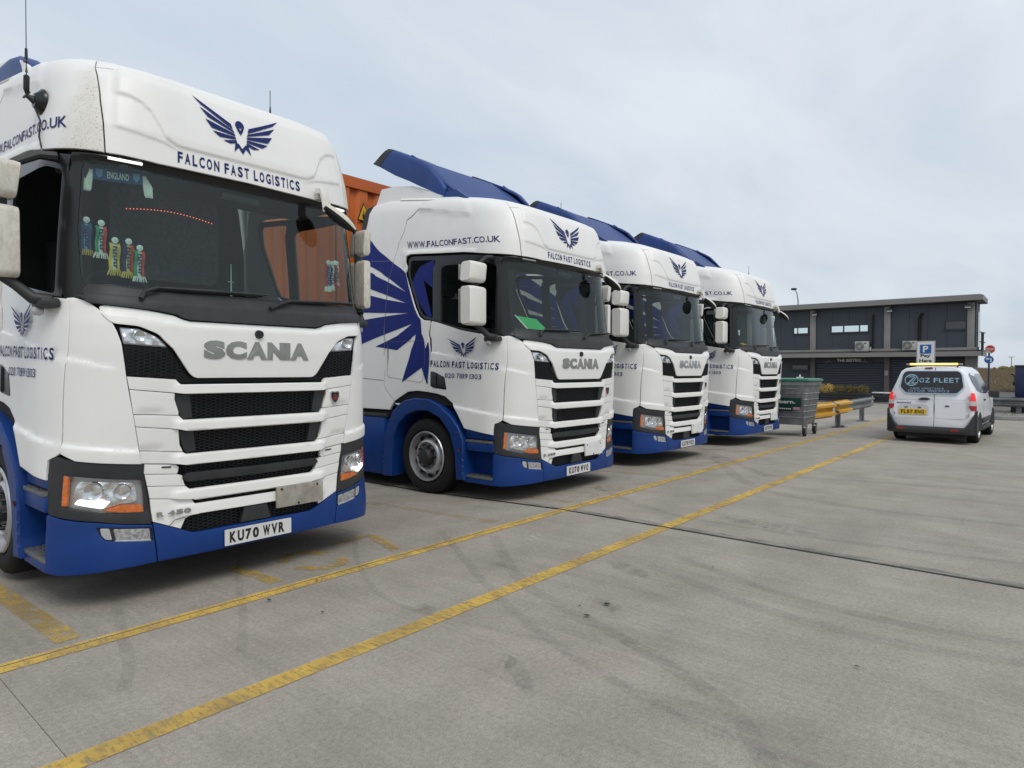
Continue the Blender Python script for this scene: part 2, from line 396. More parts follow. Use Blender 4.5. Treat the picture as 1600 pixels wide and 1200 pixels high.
def Dy(y, z):
    """side point (left as you look at the front) -> s"""
    yc, R = np.interp(z, ROWS[:, 0], ROWS[:, 2]), np.interp(z, ROWS[:, 0], ROWS[:, 4]); yb = yc-R
    if y < yb: return -(SM+yb-y)
    r = (1-((y-yb)/R)**2)**(1/6) if y < yc else 0
    return -float(np.interp(r, _r, _s))
def FP(*pts):
    return [(Fx(x, z), z) for x, z in pts]
def DP(*pts):
    return [(Dy(y, z), z) for y, z in pts]
def mir(poly): return [(-s, t) for s, t in reversed(poly)]
def sym(half):
    """half outline from the centre line on the left side back to the centre line"""
    return list(half)+[(-s, t) for s, t in reversed(half)]
def inside(px, py, poly):
    P = np.array(poly); c = np.zeros(len(px), bool); n = len(P); j = n-1
    for i in range(n):
        xi, yi = P[i]; xj, yj = P[j]
        if yi != yj:
            m = ((yi > py) != (yj > py)) & (px < (xj-xi)*(py-yi)/(yj-yi)+xi); c ^= m
        j = i
    return c
def dens(poly, st):
    o = []
    for i, (a, b) in enumerate(zip(poly, poly[1:]+poly[:1])):
        k = max(1, int(math.ceil(math.hypot(b[0]-a[0], b[1]-a[1])/st)))
        o += [(a[0]+(b[0]-a[0])*j/k, a[1]+(b[1]-a[1])*j/k) for j in range(k)]
    return o
def rnd(poly, r, n=3):
    """round the corners of a polygon"""
    o = []; k = len(poly)
    for i in range(k):
        p0, p1, p2 = (Vector(poly[(i+d) % k]) for d in (-1, 0, 1))
        a, b = p0-p1, p2-p1
        if a.length < 1e-6 or b.length < 1e-6: continue
        c = a.normalized().dot(b.normalized())
        if c < -0.97: o.append(tuple(p1)); continue
        q = min(r, a.length*.45, b.length*.45); A = p1+a.normalized()*q; B = p1+b.normalized()*q
        for j in range(n+1):
            t = j/n; o.append(tuple(A*(1-t)**2+p1*2*t*(1-t)+B*t*t))
    return o
def area(P): return sum(a[0]*b[1]-b[0]*a[1] for a, b in zip(P, P[1:]+P[:1]))/2
def tri2d(poly, holes, st, e, lines=()):
    """triangulated region with an inner ring e inside every edge; returns verts, tris, edge-mask"""
    loops = [dens(poly, st)]+[dens(h, st) for h in holes]
    V = []; E = []; X = []
    for li, L in enumerate(loops):
        b = len(V); n = len(L); V += L; E += [(b+i, b+(i+1) % n) for i in range(n)]
        if e > 0:
            sg = 1 if area(L) > 0 else -1
            if li: sg = -sg
            for i in range(n):
                p0, p1, p2 = L[i-1], L[i], L[(i+1) % n]
                dx, dy = p2[0]-p0[0], p2[1]-p0[1]; l = math.hypot(dx, dy) or 1
                X.append((p1[0]-dy/l*e*sg, p1[1]+dx/l*e*sg))
    nb = len(V)
    P = np.array(V); x0, y0 = P.min(0); x1, y1 = P.max(0)
    gx, gy = np.meshgrid(np.arange(x0+st/2, x1, st), np.arange(y0+st/2, y1, st)); gx = gx.ravel(); gy = gy.ravel()
    for ln in lines:
        for (x0_, y0_), (x1_, y1_) in zip(ln, ln[1:]):
            l = math.hypot(x1_-x0_, y1_-y0_); k = max(1, int(l/min(st, .03))); nx_, ny_ = -(y1_-y0_)/l*.003, (x1_-x0_)/l*.003
            for j in range(k): p_ = (x0_+(x1_-x0_)*j/k, y0_+(y1_-y0_)*j/k); X += [(p_[0]+nx_, p_[1]+ny_), (p_[0]-nx_, p_[1]-ny_)]
    if X: X = np.array(X); cand = np.concatenate([X, np.stack([gx, gy], 1)])
    else: cand = np.stack([gx, gy], 1)
    ok = inside(cand[:, 0], cand[:, 1], loops[0])
    for h in loops[1:]: ok &= ~inside(cand[:, 0], cand[:, 1], h)
    # keep grid points off the edges
    keep = []
    nx = len(X) if len(X) else 0
    for i in np.nonzero(ok)[0]:
        c = cand[i]; d = np.min(np.abs(P-c).sum(1))
        if i >= nx and nx and np.min(np.abs(X-c).sum(1)) < st*.42: continue
        if d > (e*.7 if i < nx else st*.45): keep.append(tuple(c))
    V2 = [Vector(p) for p in V+keep]
    r = delaunay_2d_cdt(V2, E, [], 0, 1e-6)
    ov, of, orig = r[0], r[2], r[3]
    A = np.array([tuple(v) for v in ov]); T = np.array([f for f in of if len(f) == 3])
    C = A[T].mean(1)
    ok = inside(C[:, 0], C[:, 1], loops[0])
    for h in loops[1:]: ok &= ~inside(C[:, 0], C[:, 1], h)
    T = T[ok]; edge = np.array([any(k < nb for k in o) if o else True for o in orig])
    return A, T, edge
def stepf(s, t, pts, amp, wd=.0028):
    """height step across the line t = f(|s|)"""
    l = np.interp(np.abs(s), [p[0] for p in pts], [p[1] for p in pts]); return amp*np.clip((t-l)/wd*.5+.5, 0, 1)
def both_signs(pts): return [pts, [(-a, b) for a, b in pts]]
def panel(name, poly, m, parent, off=0.0, depth=.018, st=.05, holes=(), edge=.004, relief=None, both=False, lines=(), **kw):
    """a piece of bodywork lying on the skin: top, softened edge and returned sides"""
    A, T, eg = tri2d(poly, holes, st, edge*1.6, lines)
    def make(A, T, nm, par):
        o = np.full(len(A), off); 
        if relief is not None: o = o+relief(A[:, 0], A[:, 1])
        o = np.where(eg, o-edge*.22, o)
        V = [tuple(p) for p in S(A[:, 0], A[:, 1], o)]
        F = [tuple(int(i) for i in t) for t in T]
        if depth > 0:
            es = set()
            for f in F:
                for a, b in ((f[0], f[1]), (f[1], f[2]), (f[2], f[0])): es.add((a, b))
            bd = [(a, b) for a, b in es if (b, a) not in es]
            idx = {}; low = S(A[:, 0], A[:, 1], o-depth)
            for a, b in bd:
                for k in (a, b):
                    if k not in idx: idx[k] = len(V); V.append(tuple(low[k]))
            F += [(b, a, idx[a], idx[b]) for a, b in bd]
        return link_mesh(nm, V, F, m, par, **kw)
    o1 = make(A, T, name, parent)
    if both:
        A2 = A*np.array([-1, 1]); o2 = make(A2, T[:, ::-1], name, parent); return o1, o2
    return o1
def decal(name, V2, F, m, parent, off=.002, thick=0.0):
    """flat print or raised lettering following the skin; V2 in (s, t)"""
    fn = lambda P, lift: [tuple(p) for p in S(P[:, 0], P[:, 1], off+lift)]
    return bold_obj(name, np.asarray(V2, float), F, fn, m, parent, thick)
def decal_poly(name, polys, m, parent, off=.002, st=.12):
    V = []; F = []
    for p in polys:
        A, T, _ = tri2d(p, [], st, 0); b = len(V); V += [tuple(a) for a in A]; F += [tuple(int(i)+b for i in t) for t in T]
    return decal(name, np.array(V), F, m, parent, off)
def stroke(p, q, w):
    (a, b), (c, d) = p, q; l = math.hypot(c-a, d-b) or 1; nx, ny = -(d-b)/l*w/2, (c-a)/l*w/2
    return [(a+nx, b+ny), (a-nx, b-ny), (c-nx, d-ny), (c+nx, d+ny)]
def wings(cx_, cz, k):
    """the bird emblem: five feathers a side, hooded head with a V, forked tail. k = overall height"""
    f = k/.344
    L = [[(-.365, .344), (-.074, .211), (-.060, .170), (-.304, .294)],
         [(-.316, .275), (-.060, .164), (-.050, .146), (-.254, .213)],
         [(-.276, .195), (-.051, .140), (-.047, .122), (-.232, .139)],
         [(-.226, .120), (-.046, .116), (-.043, .098), (-.174, .086)],
         [(-.150, .068), (-.042, .094), (-.038, .076), (-.092, .056)]]
    out = []
    for p in L:
        out.append([(x*f+cx_, z*f+cz) for x, z in p]); out.append([(-x*f+cx_, z*f+cz) for x, z in reversed(p)])
    head = [(-.038, .215), (-.030, .238), (-.010, .252), (.010, .252), (.030, .238), (.038, .215), (.022, .175), (0, .140), (-.022, .175)]
    notch = [(-.020, .212), (0, .192), (.020, .212), (0, .176)]
    tail = [(-.052, .075), (-.068, 0), (-.030, .042), (0, -.004), (.030, .042), (.068, 0), (.052, .075), (.026, .07), (0, .036), (-.026, .07)]
    out.append([(x*f+cx_, z*f+cz) for x, z in tail])
    hp = [(x*f+cx_, z*f+cz) for x, z in head]; hn = [(x*f+cx_, z*f+cz) for x, z in notch]
    return out, hp, hn
def emblem(name, s0, t0, k, m, parent, off=.002):
    polys, hp, hn = wings(s0, t0, k); V = []; F = []
    for p, h in [(q, []) for q in polys]+[(hp, [hn])]:
        A, T, _ = tri2d(p, h, .12, 0); b = len(V); V += [tuple(a) for a in A]; F += [tuple(int(i)+b for i in t) for t in T]
    return decal(name, np.array(V), F, m, parent, off)
def lettering(name, txt, s0, t0, h, w, m, parent, bold=0.0, off=.002, thick=0.0, drop=0.0, space=1.0, shear=0, cond=None):
    """s0,t0 lower left corner"""
    V, F = words2d(txt, h, w, bold, **cond) if cond is not None else text2d(txt, h, w, bold, space=space, shear=shear); V = V+np.array([s0, t0]); V[:, 1] += drop*(V[:, 0]-s0)
    if cond is not None:
        for v_, f_ in by_word(V, F): r_ = decal(name, v_, f_, m, parent, off, thick)
        return r_
    return decal(name, V, F, m, parent, off, thick)
def hexmesh(name, poly, m, parent, off, cw=.044, chh=.022, wall=.0016, dep=.007):
    """honeycomb grille: thin walls of elongated hexagons clipped to the opening"""
    P = np.array(poly); x0, y0 = P.min(0); x1, y1 = P.max(0); V = []; F = []
    j = 0; y = y0
    pts2 = []; quads = []
    while y < y1+chh:
        x = x0 + (cw*.75/1 if j % 2 else 0)
        while x < x1+cw:
            pts2.append((x, y)); x += cw*1.5
        y += chh*.5; j += 1
    C = np.array(pts2); ok = inside(C[:, 0], C[:, 1], poly); C = C[ok]
    n = len(C); ang = [0, 60, 120, 180, 240, 300]
    hx = np.array([(.5*cw, 0), (.25*cw, .5*chh), (-.25*cw, .5*chh), (-.5*cw, 0), (-.25*cw, -.5*chh), (.25*cw, -.5*chh)])
    k1 = 1.0; k2 = np.array([1-2*wall/cw*1.3, 1-2*wall/chh])
    O = (C[:, None, :]+hx[None]*k1); I = (C[:, None, :]+hx[None]*k2)
    O = np.clip(O.reshape(-1, 2), P.min(0), P.max(0)); I = np.clip(I.reshape(-1, 2), P.min(0), P.max(0))
    A = S(O[:, 0], O[:, 1], off); B = S(I[:, 0], I[:, 1], off); D = S(I[:, 0], I[:, 1], off-dep)
    V = np.concatenate([A, B, D]); N = len(A)
    for i in range(n):
        for q in range(6):
            a, b = i*6+q, i*6+(q+1) % 6
            F.append((a, b, b+N, a+N)); F.append((a+N, b+N, b+2*N, a+2*N))
    return link_mesh(name, [tuple(v) for v in V], F, m, parent, smooth=False, kind='stuff')
# ------------------------------------------------------------------ the tractor unit
def wheel(parent, x, y, z, Rt, rear=False):
    """x = outer face; wheel on the left if x < 0"""
    sg = -1 if x < 0 else 1; wd = .30 if not rear else .58
    h = MB(); o = sg*-1
    w = empty_part('wheel', parent)
    prof = [(0.02, .325), (-.005, .345), (-.012, .40), (-.004, Rt-.045), (.02, Rt-.012), (.045, Rt), (wd-.045, Rt), (wd-.02, Rt-.012), (wd, Rt-.06), (wd, .33), (wd-.02, .31)]
    t = MB().lathe([(a*o*1.0, r) for a, r in prof], (x, y, z), 'x', 56)
    # tread grooves as shallow rings
    tyre = t.build('tyre', RUBBER, w)
    g = MB()
    for k in range(4):
        a = (.07+.052*k)*o; g.lathe([(a, Rt+.0015), (a+.012*o, Rt+.0015)], (x, y, z), 'x', 48)
    g.build('tread_groove', DEEP, w)
    r = MB()
    if not rear:
        r.lathe([(a*o, q) for a, q in [(.0, .322), (-.012, .314), (-.012, .300), (.03, .290), (.075, .282), (.095, .26), (.085, .245), (.03, .215), (.012, .200), (.004, .185), (.012, .172), (.03, .165), (.03, .12)]], (x, y, z), 'x', 56)
        r.build('rim', STEEL, w)
        b = MB()
        for k in range(10):
            a = 2*math.pi*(k+.5)/10
            c = (x+.062*o, y+.248*math.cos(a), z+.248*math.sin(a))
            b.lathe([(0, 0.0005), (0, .021), (.004, .026)], c, 'x', 12) if False else b.tube([(c[0]+.05*o, c[1], c[2]), (c[0]-.012*o, c[1], c[2])], [.030, .027], 12)
        b.build('rim_hole', DEEP, w, kind='stuff')
        n = MB()
        for k in range(10):
            a = 2*math.pi*k/10
            n.tube([(x+.02*o, y+.142*math.cos(a), z+.142*math.sin(a)), (x-.018*o, y+.142*math.cos(a), z+.142*math.sin(a))], [.017, .013], 6)
        n.build('wheel_nut', GRILLE, w, kind='stuff')
        hb = MB().lathe([(a*o, q) for a, q in [(.035, .17), (.03, .11), (-.03, .105), (-.055, .09), (-.062, .05), (-.064, .001)]], (x, y, z), 'x', 32)
        hb.build('hub', BLACKP, w)
    else:
        r.lathe([(a*o, q) for a, q in [(.0, .322), (-.01, .31), (.03, .295), (.16, .28), (.2, .2), (.19, .14), (.05, .13), (.04, .001)]], (x, y, z), 'x', 40)
        r.build('rim', STEEL, w)
    return w
def empty_part(name, parent):
    o = bpy.data.objects.new(name, None); return put(o, parent)

WR = .485; WZ = .463; WY = -1.486; RA = -5.15    # wheel radius, centre height, front and rear axle
XS = 1.24
def tractor():
    T = empty('articulated_lorry', (0, 0, 0))
    # ---- white shell: roof + side behind the door
    base_half = [(0, 2.895)]+FP((-.30, 2.89), (-.62, 2.886), (-.9145, 2.902))
    corner = FP((-.9225, 2.902), (-1.0, 2.912))+DP((-.36, 2.926), (-.50, 2.94), (-.876, 2.993), (-1.4, 3.035), (-1.84, 3.075), (-1.925, 3.055), (-1.935, 3.00), (-1.925, 2.80), (-1.83, 2.60), (-1.72, 2.37), (-1.645, 2.25), (-1.56, 2.20), (-1.432, 2.185),
        (-1.437, 1.9), (-1.440, 1.60), (-1.444, 1.285), (-1.647, 1.297), (-1.828, 1.278), (-2.012, 1.19), (-2.094, 1.147), (-2.2, 1.23), (-2.308, 1.336), (-2.308, 1.97), (-2.288, 2.495), (-2.26, 2.79), (-2.185, 3.02), (-2.105, 3.23))
    top_side = [(Dy(-2.025, 3.30), 3.30), (Dy(-1.975, 3.40), 3.40), (Dy(-1.865, 3.435), 3.435), (Dy(-1.69, 3.55), 3.55), (Dy(-1.5, 3.60), 3.60), (Dy(-2.2, 3.612), 3.612), (Dy(-2.2, 3.8), 3.8)]
    cen = [(0, 2.895)]+FP((-.30, 2.89), (-.62, 2.886), (-.9145, 2.902))
    scc = Fx(-.905, 3.5)
    CR1 = [(0, 3.024), (.42, 3.024), (.53, 3.026), (.60, 3.06), (.70, 3.225), (.76, 3.27), (.83, 3.297), (.93, 3.305)]; CR2 = [(0, 2.955), (.5, 2.99), (.62, 3.03), (.93, 3.075)]
    up_ = lambda P, d: [(a, b+d) for a, b in P]
    def creases(s, t):
        # pressed outline of the raised middle panel and the step below it
        a = np.abs(s); r = np.zeros_like(a)
        d = t-np.interp(a, [q[0] for q in CR1], [q[1] for q in CR1])
        r += .012*np.clip(d/.016, 0, 1)*np.clip((1.2-a)/.1, 0, 1)*np.clip((3.6-t)/.1, 0, 1)
        d = t-np.interp(a, [q[0] for q in CR2], [q[1] for q in CR2]); r += .008*np.clip(d/.012, 0, 1)*np.clip((a-.46)/.14, 0, 1)
        return r
    fade = lambda s, t: creases(s, t)*np.clip((.93-np.abs(s))/.04, 0, 1)+.012*np.clip((np.abs(s)-.89)/.04, 0, 1)*np.clip((t-2.9)/.4, 0, 1)*0
    rp = sym(cen+[(Fx(-.914, 3.1), 3.1), (Fx(-.912, 3.3), 3.3), (scc, 3.5)])
    panel('roof_front_panel', rp, WHITE, T, st=.016, relief=fade, edge=.003, lines=[q for d in (0, .016) for q in both_signs(up_(CR1, d))]+[q for d in (0, .012) for q in both_signs(up_(CR2[1:], d))])
    # crown behind it, one piece with the corners and sides
    def side_relief(s, t):
        # long swage along the roof side
        a = np.abs(s)-SM; y = -a-.5
        l = np.interp(y, [-2.0, -1.25, -.55, -.3], [3.50, 3.475, 3.40, 3.36])
        g = np.clip((a-.0)/.08, 0, 1)*np.clip((1.36-a)/.06, 0, 1)
        r = .018*g*np.clip((t-l)/.014, 0, 1)
        # flare above the windows
        lw = np.interp(y, [-1.9, -.876, -.36], [3.13, 3.05, 2.985]); r2 = .016*(1-np.clip((t-lw)/.02, 0, 1))*np.clip((a+.05)/.1, 0, 1)*np.clip((1.33-a)/.06, 0, 1)*np.clip((t-2.935)/.03, 0, 1)
        # door swages carried back
        l3 = np.interp(y, [-2.3, -1.40, -.81, -.25], [1.86, 1.794, 1.706, 1.584]); r3 = -.010*np.exp(-((t-l3)/.03)**2)*0
        return r*.9+r2
    cor = corner+top_side+[(scc-.008, 3.8), (scc-.008, 3.5), (Fx(-.920, 3.3), 3.3), (Fx(-.922, 3.1), 3.1)]
    SW1 = [(Dy(y_, z_), z_) for y_, z_ in ((-2.0, 3.50), (-1.25, 3.475), (-.62, 3.41))]; SW2 = [(Dy(y_, z_), z_) for y_, z_ in ((-1.9, 3.13), (-.876, 3.05), (-.40, 2.988))]
    panel('cab_side_shell', cor, WHITE, T, st=.04, relief=side_relief, both=True, lines=[SW1, up_(SW1, .014), SW2, up_(SW2, .02)])
    crown = sym([(scc, 3.508), (scc, 3.808), (Dy(-2.2, 3.808), 3.808), (Dy(-2.2, 4.1), 4.1), (Dy(-2.2, 4.33), 4.33)])
    panel('roof_crown', crown, WHITE, T, st=.09, edge=.002)
    rear = MB(); 
    Z = [1.15, 1.6, 2.2, 2.8, 3.2, 3.45, 3.6, 3.72]; Wd = [1.2, 1.2, 1.18, 1.15, 1.1, 1.04, .9, .6]
    rear.add([(-w, -2.31, z) for w, z in zip(Wd, Z)]+[(w, -2.31, z) for w, z in zip(Wd, Z)], [(i, i+1, i+9, i+8) for i in range(7)])
    rear.build('rear_wall', BLACKP, T)
    # ---- glazing surround, pillars, door
    # black band: A pillars and window surround
    wsurr = sym([(0, 2.872)]+FP((-.62, 2.868), (-.9, 2.884), (-1.0, 2.893))+DP((-.31, 2.90), (-.31, 2.0), (-.255, 1.968))+FP((-1.075, 1.965), (-1.02, 1.92), (-.98, 1.93), (-.5, 1.86), (0, 1.862)))
    wsh = rnd(sym([(0, 2.83), ]+FP((-.6, 2.83), (-1.02, 2.845))+[(Fx(-1.06, 2.4), 2.4)]+FP((-1.06, 2.06), (-.8, 2.045), (-.4, 2.04), (0, 2.04))), .05)
    panel('windscreen_surround', wsurr, BLACKG, T, off=-.012, st=.035, holes=[wsh], depth=.03)
    ws = rnd(sym([(0, 2.85)]+FP((-.6, 2.85), (-1.035, 2.86))+[(Fx(-1.09, 2.4), 2.4)]+FP((-1.085, 2.04), (-.8, 2.012), (-.4, 2.005), (0, 2.005))), .05)
    panel('windscreen', ws, WSG, T, off=-.016, st=.035, depth=0, edge=.001)
    # cowl below the glass
    cw = sym([(0, 1.955)]+FP((-.3, 1.957), (-.7, 1.965), (-1.02, 1.985), (-1.075, 1.965), (-1.03, 1.925), (-.99, 1.918), (-.70, 1.893), (-.575, 1.874), (-.53, 1.852), (-.488, 1.842), (0, 1.84)))
    cwl = panel('cowl', cw, BLACKP, T, off=.012, st=.035, depth=.05, edge=.006)
    cw2 = sym([(0, 2.02)]+FP((-.3, 2.02), (-.7, 2.025), (-1.03, 2.05), (-1.06, 1.99), (-1.02, 1.975), (-.7, 1.957), (-.3, 1.945), (0, 1.945)))
    panel('cowl_grille', cw2, BLACKP, T, off=-.002, st=.05, depth=.03)
    wi = MB(); 
    for a, b, c_, d in [((-.78, 1.95), (-.745, 2.0), (-.66, 2.045), (.11, 2.065)), ((.10, 1.95), (.22, 2.0), (.30, 2.035), (1.0, 2.075))]:
        P = [S(Fx(*q), q[1], o) for q, o in ((a, .03), (b, .035), (c_, .03))]
        wi.tube(P, [.016, .014, .011], 8)
        Q = [S(Fx(c_[0]+(d[0]-c_[0])*t, 2), c_[1]+(d[1]-c_[1])*t, .018) for t in (0, .25, .5, .75, 1)]; wi.tube(Q, [.009, .012, .012, .009, .006], 6)
        Q = [S(Fx(c_[0]-.05+(d[0]-c_[0])*t, 2), c_[1]-.012+(d[1]-c_[1])*t, .006) for t in (0, .25, .5, .75, 1)]; wi.tube(Q, .006, 4)
    wi.build('wiper', BLACKP, T)
    # door
    dr = DP((-.232, 1.955), (-.236, 1.3), (-.244, .985), (-.275, .962), (-.335, .935), (-.345, .87), (-.345, .808), (-.777, .862), (-.905, 1.04), (-1.01, 1.163), (-1.13, 1.236), (-1.28, 1.268), (-1.434, 1.283), (-1.430, 1.60), (-1.425, 2.155), (-1.40, 2.18), (-1.3, 2.155), (-.886, 2.045), (-.522, 1.985), (-.30, 1.962))
    def door_relief(s, t):
        a = np.abs(s)-SM; y = -a-.53
        l = np.interp(y, [-1.43, -.81, -.25, -.1], [1.79, 1.70, 1.575, 1.53]); r = .012*(1-np.clip((t-l)/.010, 0, 1))
        l = np.interp(y, [-1.2, -.91, -.25], [1.16, 1.105, 1.03]); r = r+.018*(1-np.clip((t-l)/.018, 0, 1))*np.clip((-.1-y)/.3, .4, 1)
        return r-.012
    D1 = [(-(SM+.53+0)-y_*-1, z_) for y_, z_ in ()]; dl = lambda P: [(-(SM-(y_+.53)), z_) for y_, z_ in P]
    D1 = dl([(-1.43, 1.79), (-.81, 1.70), (-.25, 1.575)]); D2_ = dl([(-1.2, 1.16), (-.91, 1.105), (-.25, 1.03)])
    panel('door', dr, WHITE, T, st=.03, relief=door_relief, both=True, lines=[D1, up_(D1, .010), D2_, up_(D2_, .018)])
    # corner panel in front of the door
    cp = FP((-1.1, 1.965))+DP((-.250, 1.962), (-.226, 1.94), (-.228, 1.3), (-.236, .98))+FP((-1.10, .936), (-1.01, .922), (-.87, .906), (-.785, .897), (-.802, 1.02), (-.832, 1.218), (-.858, 1.379), (-.873, 1.485), (-.879, 1.54), (-.897, 1.678), (-.917, 1.747), (-.938, 1.80), (-.972, 1.862), (-1.035, 1.925), (-1.075, 1.955))
    def cp_relief(s, t):
        x = -np.abs(s); l = np.interp(x, [-1.35, -1.07, -.986, -.80], [1.60, 1.545, 1.52, 1.50]); k = np.clip((-x-.88)/.22, 0, 1)
        r = .012*(1-np.clip((t-l)/.010, 0, 1))*k
        l = np.interp(x, [-1.35, -1.01, -.9, -.78], [1.035, 1.0, .985, .97]); r = r+.016*(1-np.clip((t-l)/.018, 0, 1))
        return r-.012*k
    C1 = [(-1.35, 1.60), (-1.07, 1.545), (-.986, 1.52), (-.90, 1.51)]; C2 = [(-1.35, 1.035), (-1.01, 1.0), (-.9, .985), (-.78, .97)]
    panel('corner_panel', cp, WHITE, T, st=.025, relief=cp_relief, both=True, lines=[C1, up_(C1, .010), C2, up_(C2, .018)])
    # window frame behind the pillar: black frame, door glass, fixed glass
    fr_o = DP((-.30, 2.885), (-.50, 2.915), (-.876, 2.968), (-1.4, 3.01), (-1.84, 3.05), (-1.905, 3.03), (-1.915, 2.99), (-1.90, 2.80), (-1.80, 2.60), (-1.69, 2.37), (-1.62, 2.26), (-1.54, 2.215), (-1.42, 2.195), (-1.3, 2.168), (-.886, 2.055), (-.522, 1.995), (-.30, 1.975))
    g1 = rnd(DP((-.40, 2.80), (-.57, 2.847), (-1.19, 2.867), (-1.275, 2.84), (-1.262, 2.5), (-1.245, 2.16), (-.886, 2.075), (-.37, 1.995)), .03)
    g2 = rnd(DP((-1.39, 2.955), (-1.84, 2.995), (-1.87, 2.95), (-1.855, 2.80), (-1.76, 2.60), (-1.65, 2.37), (-1.58, 2.265), (-1.40, 2.215)), .03)
    panel('window_frame', fr_o, BLACKG, T, off=-.02, st=.09, holes=[g1, g2], depth=.02, both=True)
    panel('door_window', g1, SIDEG, T, off=-.028, st=.12, depth=0, both=True)
    panel('rear_side_window', g2, SIDEG, T, off=-.028, st=.12, depth=0, both=True)
    # ---- front: bonnet panel, lamps in it, grille
    hp = rnd(sym([(0, 1.832)]+FP((-.488, 1.834), (-.533, 1.845), (-.59, 1.868), (-.75, 1.893), (-.968, 1.914), (-.997, 1.905), (-.985, 1.86), (-.95, 1.812), (-.925, 1.797), (-.80, 1.786), (-.69, 1.740), (-.645, 1.69), (-.60, 1.645), (-.49, 1.477), (-.455, 1.452), (0, 1.447))), .02)
    def hood_relief(s, t):
        a = np.abs(s); l = np.interp(a, [0, .5, .75, .95], [1.80, 1.80, 1.84, 1.86]); return -.012*np.clip((t-l)/.012, 0, 1)+.006
    H1 = [(0, 1.80), (.5, 1.80), (.75, 1.84), (.95, 1.86)]
    panel('bonnet_panel', hp, WHITE, T, st=.022, relief=hood_relief, edge=.005, lines=[q for d in (0, .012) for q in both_signs(up_(H1, d))])
    bandp = sym([(0, 1.443)]+FP((-.46, 1.446), (-.502, 1.475), (-.61, 1.645), (-.645, 1.68), (-.70, 1.735), (-.80, 1.776), (-.925, 1.787), (-.91, 1.747), (-.890, 1.678), (-.868, 1.485), (-.864, 1.468), (-.582, 1.448), (-.556, 1.418), (0, 1.415)))
    panel('lamp_recess', bandp, DEEP, T, off=-.035, st=.06, depth=.01)
    lampo = rnd(FP((-.905, 1.775), (-.80, 1.768), (-.70, 1.724), (-.66, 1.690), (-.635, 1.655), (-.885, 1.672)), .01)
    hexmesh('upper_grille_mesh', [(s, t) for s, t in FP((-.88, 1.665), (-.62, 1.648), (-.51, 1.475), (-.57, 1.45), (-.862, 1.472))], GRILLE, T, -.014)
    hexmesh('upper_grille_mesh', mir(FP((-.88, 1.665), (-.62, 1.648), (-.51, 1.475), (-.57, 1.45), (-.862, 1.472))), GRILLE, T, -.014)
    for k, q in enumerate((lampo, mir(lampo))):
        ul = panel('auxiliary_lamp', q, LAMPGREY, T, off=-.028, st=.03, depth=.02)
        inner = [(a*.93+sum(p[0] for p in q)/len(q)*.07, b*.86+sum(p[1] for p in q)/len(q)*.14) for a, b in q]
        panel('reflector', inner, REFLECT, ul, off=-.020, st=.02, depth=.006, relief=lambda s, t: .006*np.sin(s*70)*np.sin(t*60))
        panel('lens', q, LENSG, ul, off=-.004, st=.05, depth=0)
        cc = FP((-.80, 1.722))[0]; cc = cc if k == 0 else (-cc[0], cc[1])
        P = S(cc[0], cc[1], -.012); MB().lathe([(0, .001), (.002, .012), (.012, .03), (.016, .034), (.0, .036)], tuple(P), 'y', 20).build('projector', CHROME, ul)
    # dark backing for all grille openings
    bk = sym([(0, 1.43)]+FP((-.86, 1.46), (-.83, 1.22), (-.78, .9), (-.745, .75), (-.70, .47), (-.53, .385), (0, .375)))
    panel('grille_backing', bk, DEEP, T, off=-.075, st=.12, depth=.0)
    # slats: bars that stand proud in the middle
    def bulge(zc, hh, amt):
        def f(s, t):
            a = np.abs(s); k = np.clip((.60-a)/.055, 0, 1); u = (t-zc)/hh
            return k*amt*np.clip((1-np.abs(u))/.30, 0, 1)*(1-.18*np.clip(u, -1, 1))
        return f
    def slat_lines(zc, hh): return [q for d in (-.70, .70) for q in both_signs([(0, zc+hh*d), (.56, zc+hh*d)])]+[[(sg_*x_, zc-hh*.8), (sg_*x_, zc+hh*.8)] for sg_ in (-1, 1) for x_ in (.545, .60)]
    slA = sym([(0, 1.407)]+FP((-.553, 1.408), (-.582, 1.441), (-.866, 1.462), (-.853, 1.383), (-.583, 1.354), (-.50, 1.345), (0, 1.343)))
    panel('grille_bar', slA, WHITE, T, st=.018, relief=bulge(1.376, .04, .028), edge=.003, depth=.03, lines=slat_lines(1.376, .04))
    bA = FP((-.852, 1.378), (-.587, 1.349), (-.589, 1.31), (-.563, 1.226), (-.562, 1.204), (-.830, 1.221))
    slB = sym([(0, 1.168)]+FP((-.531, 1.168), (-.560, 1.199), (-.829, 1.216), (-.817, 1.141), (-.558, 1.110), (-.50, 1.094), (0, 1.091)))
    panel('grille_bar', slB, WHITE, T, st=.018, relief=bulge(1.131, .045, .028), edge=.003, depth=.03, lines=slat_lines(1.131, .045))
    bB = FP((-.816, 1.136), (-.560, 1.105), (-.551, 1.003), (-.528, .955), (-.792, .981))
    slC = sym([(0, .933)]+FP((-.505, .934), (-.528, .950), (-.791, .976), (-.783, .899), (-.56, .875), (-.50, .862), (0, .860)))
    panel('grille_bar', slC, WHITE, T, st=.018, relief=bulge(.897, .045, .028), edge=.003, depth=.03, lines=slat_lines(.897, .045))
    blk = lambda s, t: -.010*np.clip((.62-np.abs(s))/.06, 0, 1)-.002
    def scoop(zb):
        return lambda s, t: -.016*np.clip(1-(t-zb)/.045, 0, 1)*np.clip((np.abs(s)-.62)/.05, 0, 1)*np.clip((.82-np.abs(s))/.05, 0, 1)+.0
    panel('grille_block', bA, WHITE, T, st=.02, relief=scoop(1.215), both=True, depth=.03)
    panel('grille_block', bB, WHITE, T, st=.02, relief=scoop(.975), both=True, depth=.03)
    # lower front
    L1 = FP((-.779, .892), (-.57, .868), (-.551, .850), (-.556, .815), (-.565, .806), (-.762, .826))
